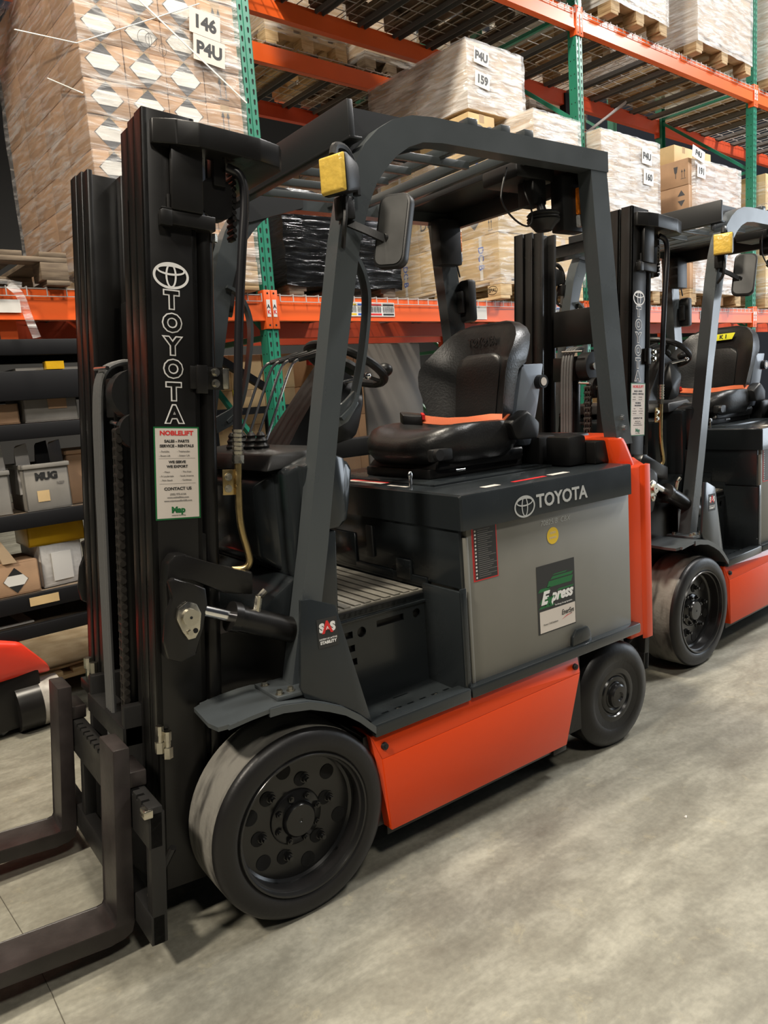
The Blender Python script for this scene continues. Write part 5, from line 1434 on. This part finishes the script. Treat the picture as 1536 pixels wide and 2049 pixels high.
# ---- pallet board on the floor and the red machine
pallet(-.02, .30, .002, .8, 1.2, 'pale wooden pallet on the floor behind the fork carriage', m='woodlight')
tb = MB('woodlight').box(0, .75, 0, 1.1, 0, .012); o = tb.build('plywood_sheet'); place(o, .0, .34, .150); tag(o, 'plywood sheet lying on the pale floor pallet', 'board')
rj = empty('pallet_jack'); place(rj, -.60, -.05, 0)
b = MB('redjack').hull([(.0, .0, .30), (.0, .35, .30), (.30, .0, .46), (.30, .30, .46), (.45, .02, .44), (.45, .26, .44), (.56, .05, .30), (.56, .24, .30), (.58, .08, .25), (.58, .2, .25), (.0, .0, .50), (.0, .35, .50), (.2, 0, .53), (.2, .3, .53)], .02)
b.build('red_cowl', rj)
MB('black').box(.0, .52, .05, .26, .03, .30, .02).build('body', rj)
MB('steelroll').cyl((.50, .10, .115), (.60, .10, .115), .112, .112, 36).build('wheel', rj)
MB('black').cyl((.40, .10, .115), (.505, .10, .115), .1135, .1135, 36).build('wheel', rj)
tag(rj, 'red cowled machine with a black and scuffed roller at the lower left edge', 'pallet truck')

# ---- ground level goods seen under the racks
def ground(name, s0, s1, t0, t1, z0, hs, nx, ny, cm, style=lambda i, j, k: ''):
    pallet(s0, t0, z0, s1-s0, t1-t0, 'pallet under the %s' % name); load(name, s0, s1, t0, t1, z0+PH, hs, nx, ny, style, cm)
ground('floor stack behind the control levers', 1.75, 2.65, 1.75, 2.75, .0, [.28]*6, 3, 2, 'cartonyel')
ground('floor stack behind the steering wheel', 2.85, 3.75, 1.75, 2.75, .0, [.28]*6, 2, 1, 'carton')
ground('floor stack under the white load', 4.55, 5.6, 1.0, 1.95, .0, [.26]*6, 2, 1, 'cartonpale')
ground('floor stack under the triangle load', 5.9, 7.0, .8, 1.8, .0, [.26]*6, 2, 1, 'cartonyel')
b = MB('greypanel').box(2.80, 3.42, 1.0, 1.03, .0, 1.83, .02); o = b.build('grey_board'); o.matrix_world = RM; tag(o, 'large grey board standing behind the steering wheel', 'board')
b = MB('shelfblk').box(1.55, 2.6, 1.1, 1.14, 1.36, 1.41).bar((1.42, 1.05, 1.85), (2.0, 1.05, 1.50), .05, .05).box(1.95, 2.0, 1.1, 1.14, 0, 1.4).box(1.5, 1.55, 1.1, 1.14, 0, 1.4).box(2.55, 2.6, 1.1, 1.14, 0, 1.4)
o = b.build('steel_stand'); o.matrix_world = RM; tag(o, 'dark steel stand with a slanting bar behind the levers', 'stand')
b = MB('greenbox').box(5.98, 6.15, .78, .80, 1.42, 1.72).m('paper').box(5.9, 6.22, .80, .81, 1.36, 1.80).m('ink').box(6.05, 6.055, .777, .781, 1.42, 1.72)
o = b.build('green_sign'); o.matrix_world = RM; tag(o, 'bright green and white printed sheet on the cartons behind the second forklift', 'sign')
b = MB('yellowtape').box(0, .10, 0, .002, 0, .05); o = b.build('yellow_tag'); place(o, 2.05, 1.7445, 1.50); tag(o, 'small yellow green tag on the cartons behind the levers', 'tag')
b = MB('red').box(0, .22, 0, .15, 0, .10, .01).m('paper').box(.03, .17, -.002, 0, .02, .06); o = b.build('red_box'); place(o, 2.78, 1.6, 1.72); tag(o, 'small red box above the steering wheel', 'box')
# ================================================================== LIGHT AND CAMERA
def area(name, loc, size, power, col=(1, .93, .82), target=None, sy=None):
    l = bpy.data.lights.new(name, 'AREA'); l.energy = power; l.color = col; l.shape = 'RECTANGLE'; l.size = size; l.size_y = sy or size
    o = bpy.data.objects.new(name, l); C.objects.link(o); o.location = loc
    t = Vector(target) if target else Vector((loc[0], loc[1], 0))
    o.rotation_euler = (t-Vector(loc)).to_track_quat('-Z', 'Y').to_euler()
    return o
area('high_bay_lamp', (.60, .95, 6.4), .45, 520, (1, .90, .74))
area('high_bay_lamp', (-4.2, -.9, 6.2), .7, 760, (1, .90, .76))
area('high_bay_lamp', (-.6, -4.8, 6.6), .9, 330, (1, .93, .82))
area('high_bay_lamp', (4.9, -1.6, 6.6), .9, 560, (1, .97, .93))
area('high_bay_lamp', (9.5, -.6, 6.6), 1.0, 900, (1, .98, .95))
area('high_bay_lamp', (4.8, 8.5, 7.5), 1.5, 800, (1, .93, .80), (4.8, 6, 2))
area('high_bay_lamp', (10, 8.5, 7.5), 1.5, 900, (1, .95, .86), (8, 5, 2))
area('open_dock_door', (13.5, -2.5, 2.4), 4.5, 520, (.82, .91, 1), (2, 0, 1.0), 4.2)
w = bpy.data.worlds.new('World'); scene.world = w; w.use_nodes = True
bg = w.node_tree.nodes['Background']; bg.inputs[0].default_value = (.80, .86, 1.0, 1); bg.inputs[1].default_value = .045

cam = bpy.data.cameras.new('camera'); co = bpy.data.objects.new('camera', cam); C.objects.link(co)
d = Vector((0.57389671, 0.80366504, -0.15736919)); r = Vector((0.80492283, -0.58895602, -0.07231911)); u = Vector((0.15080387, 0.08516635, 0.98488826))
z = -d
co.matrix_world = Matrix(((r.x, u.x, z.x, -.83337384), (r.y, u.y, z.y, -1.73960859), (r.z, u.z, z.z, 1.45), (0, 0, 0, 1)))
cam.sensor_fit = 'VERTICAL'; cam.sensor_height = 24; cam.lens = 24*1505.108/2049; cam.clip_start = .05; cam.clip_end = 100
scene.camera = co
scene.view_settings.view_transform = 'Standard'; scene.view_settings.look = 'None'; scene.view_settings.gamma = 1
scene.view_settings.use_curve_mapping = False; scene.view_settings.exposure = -.48
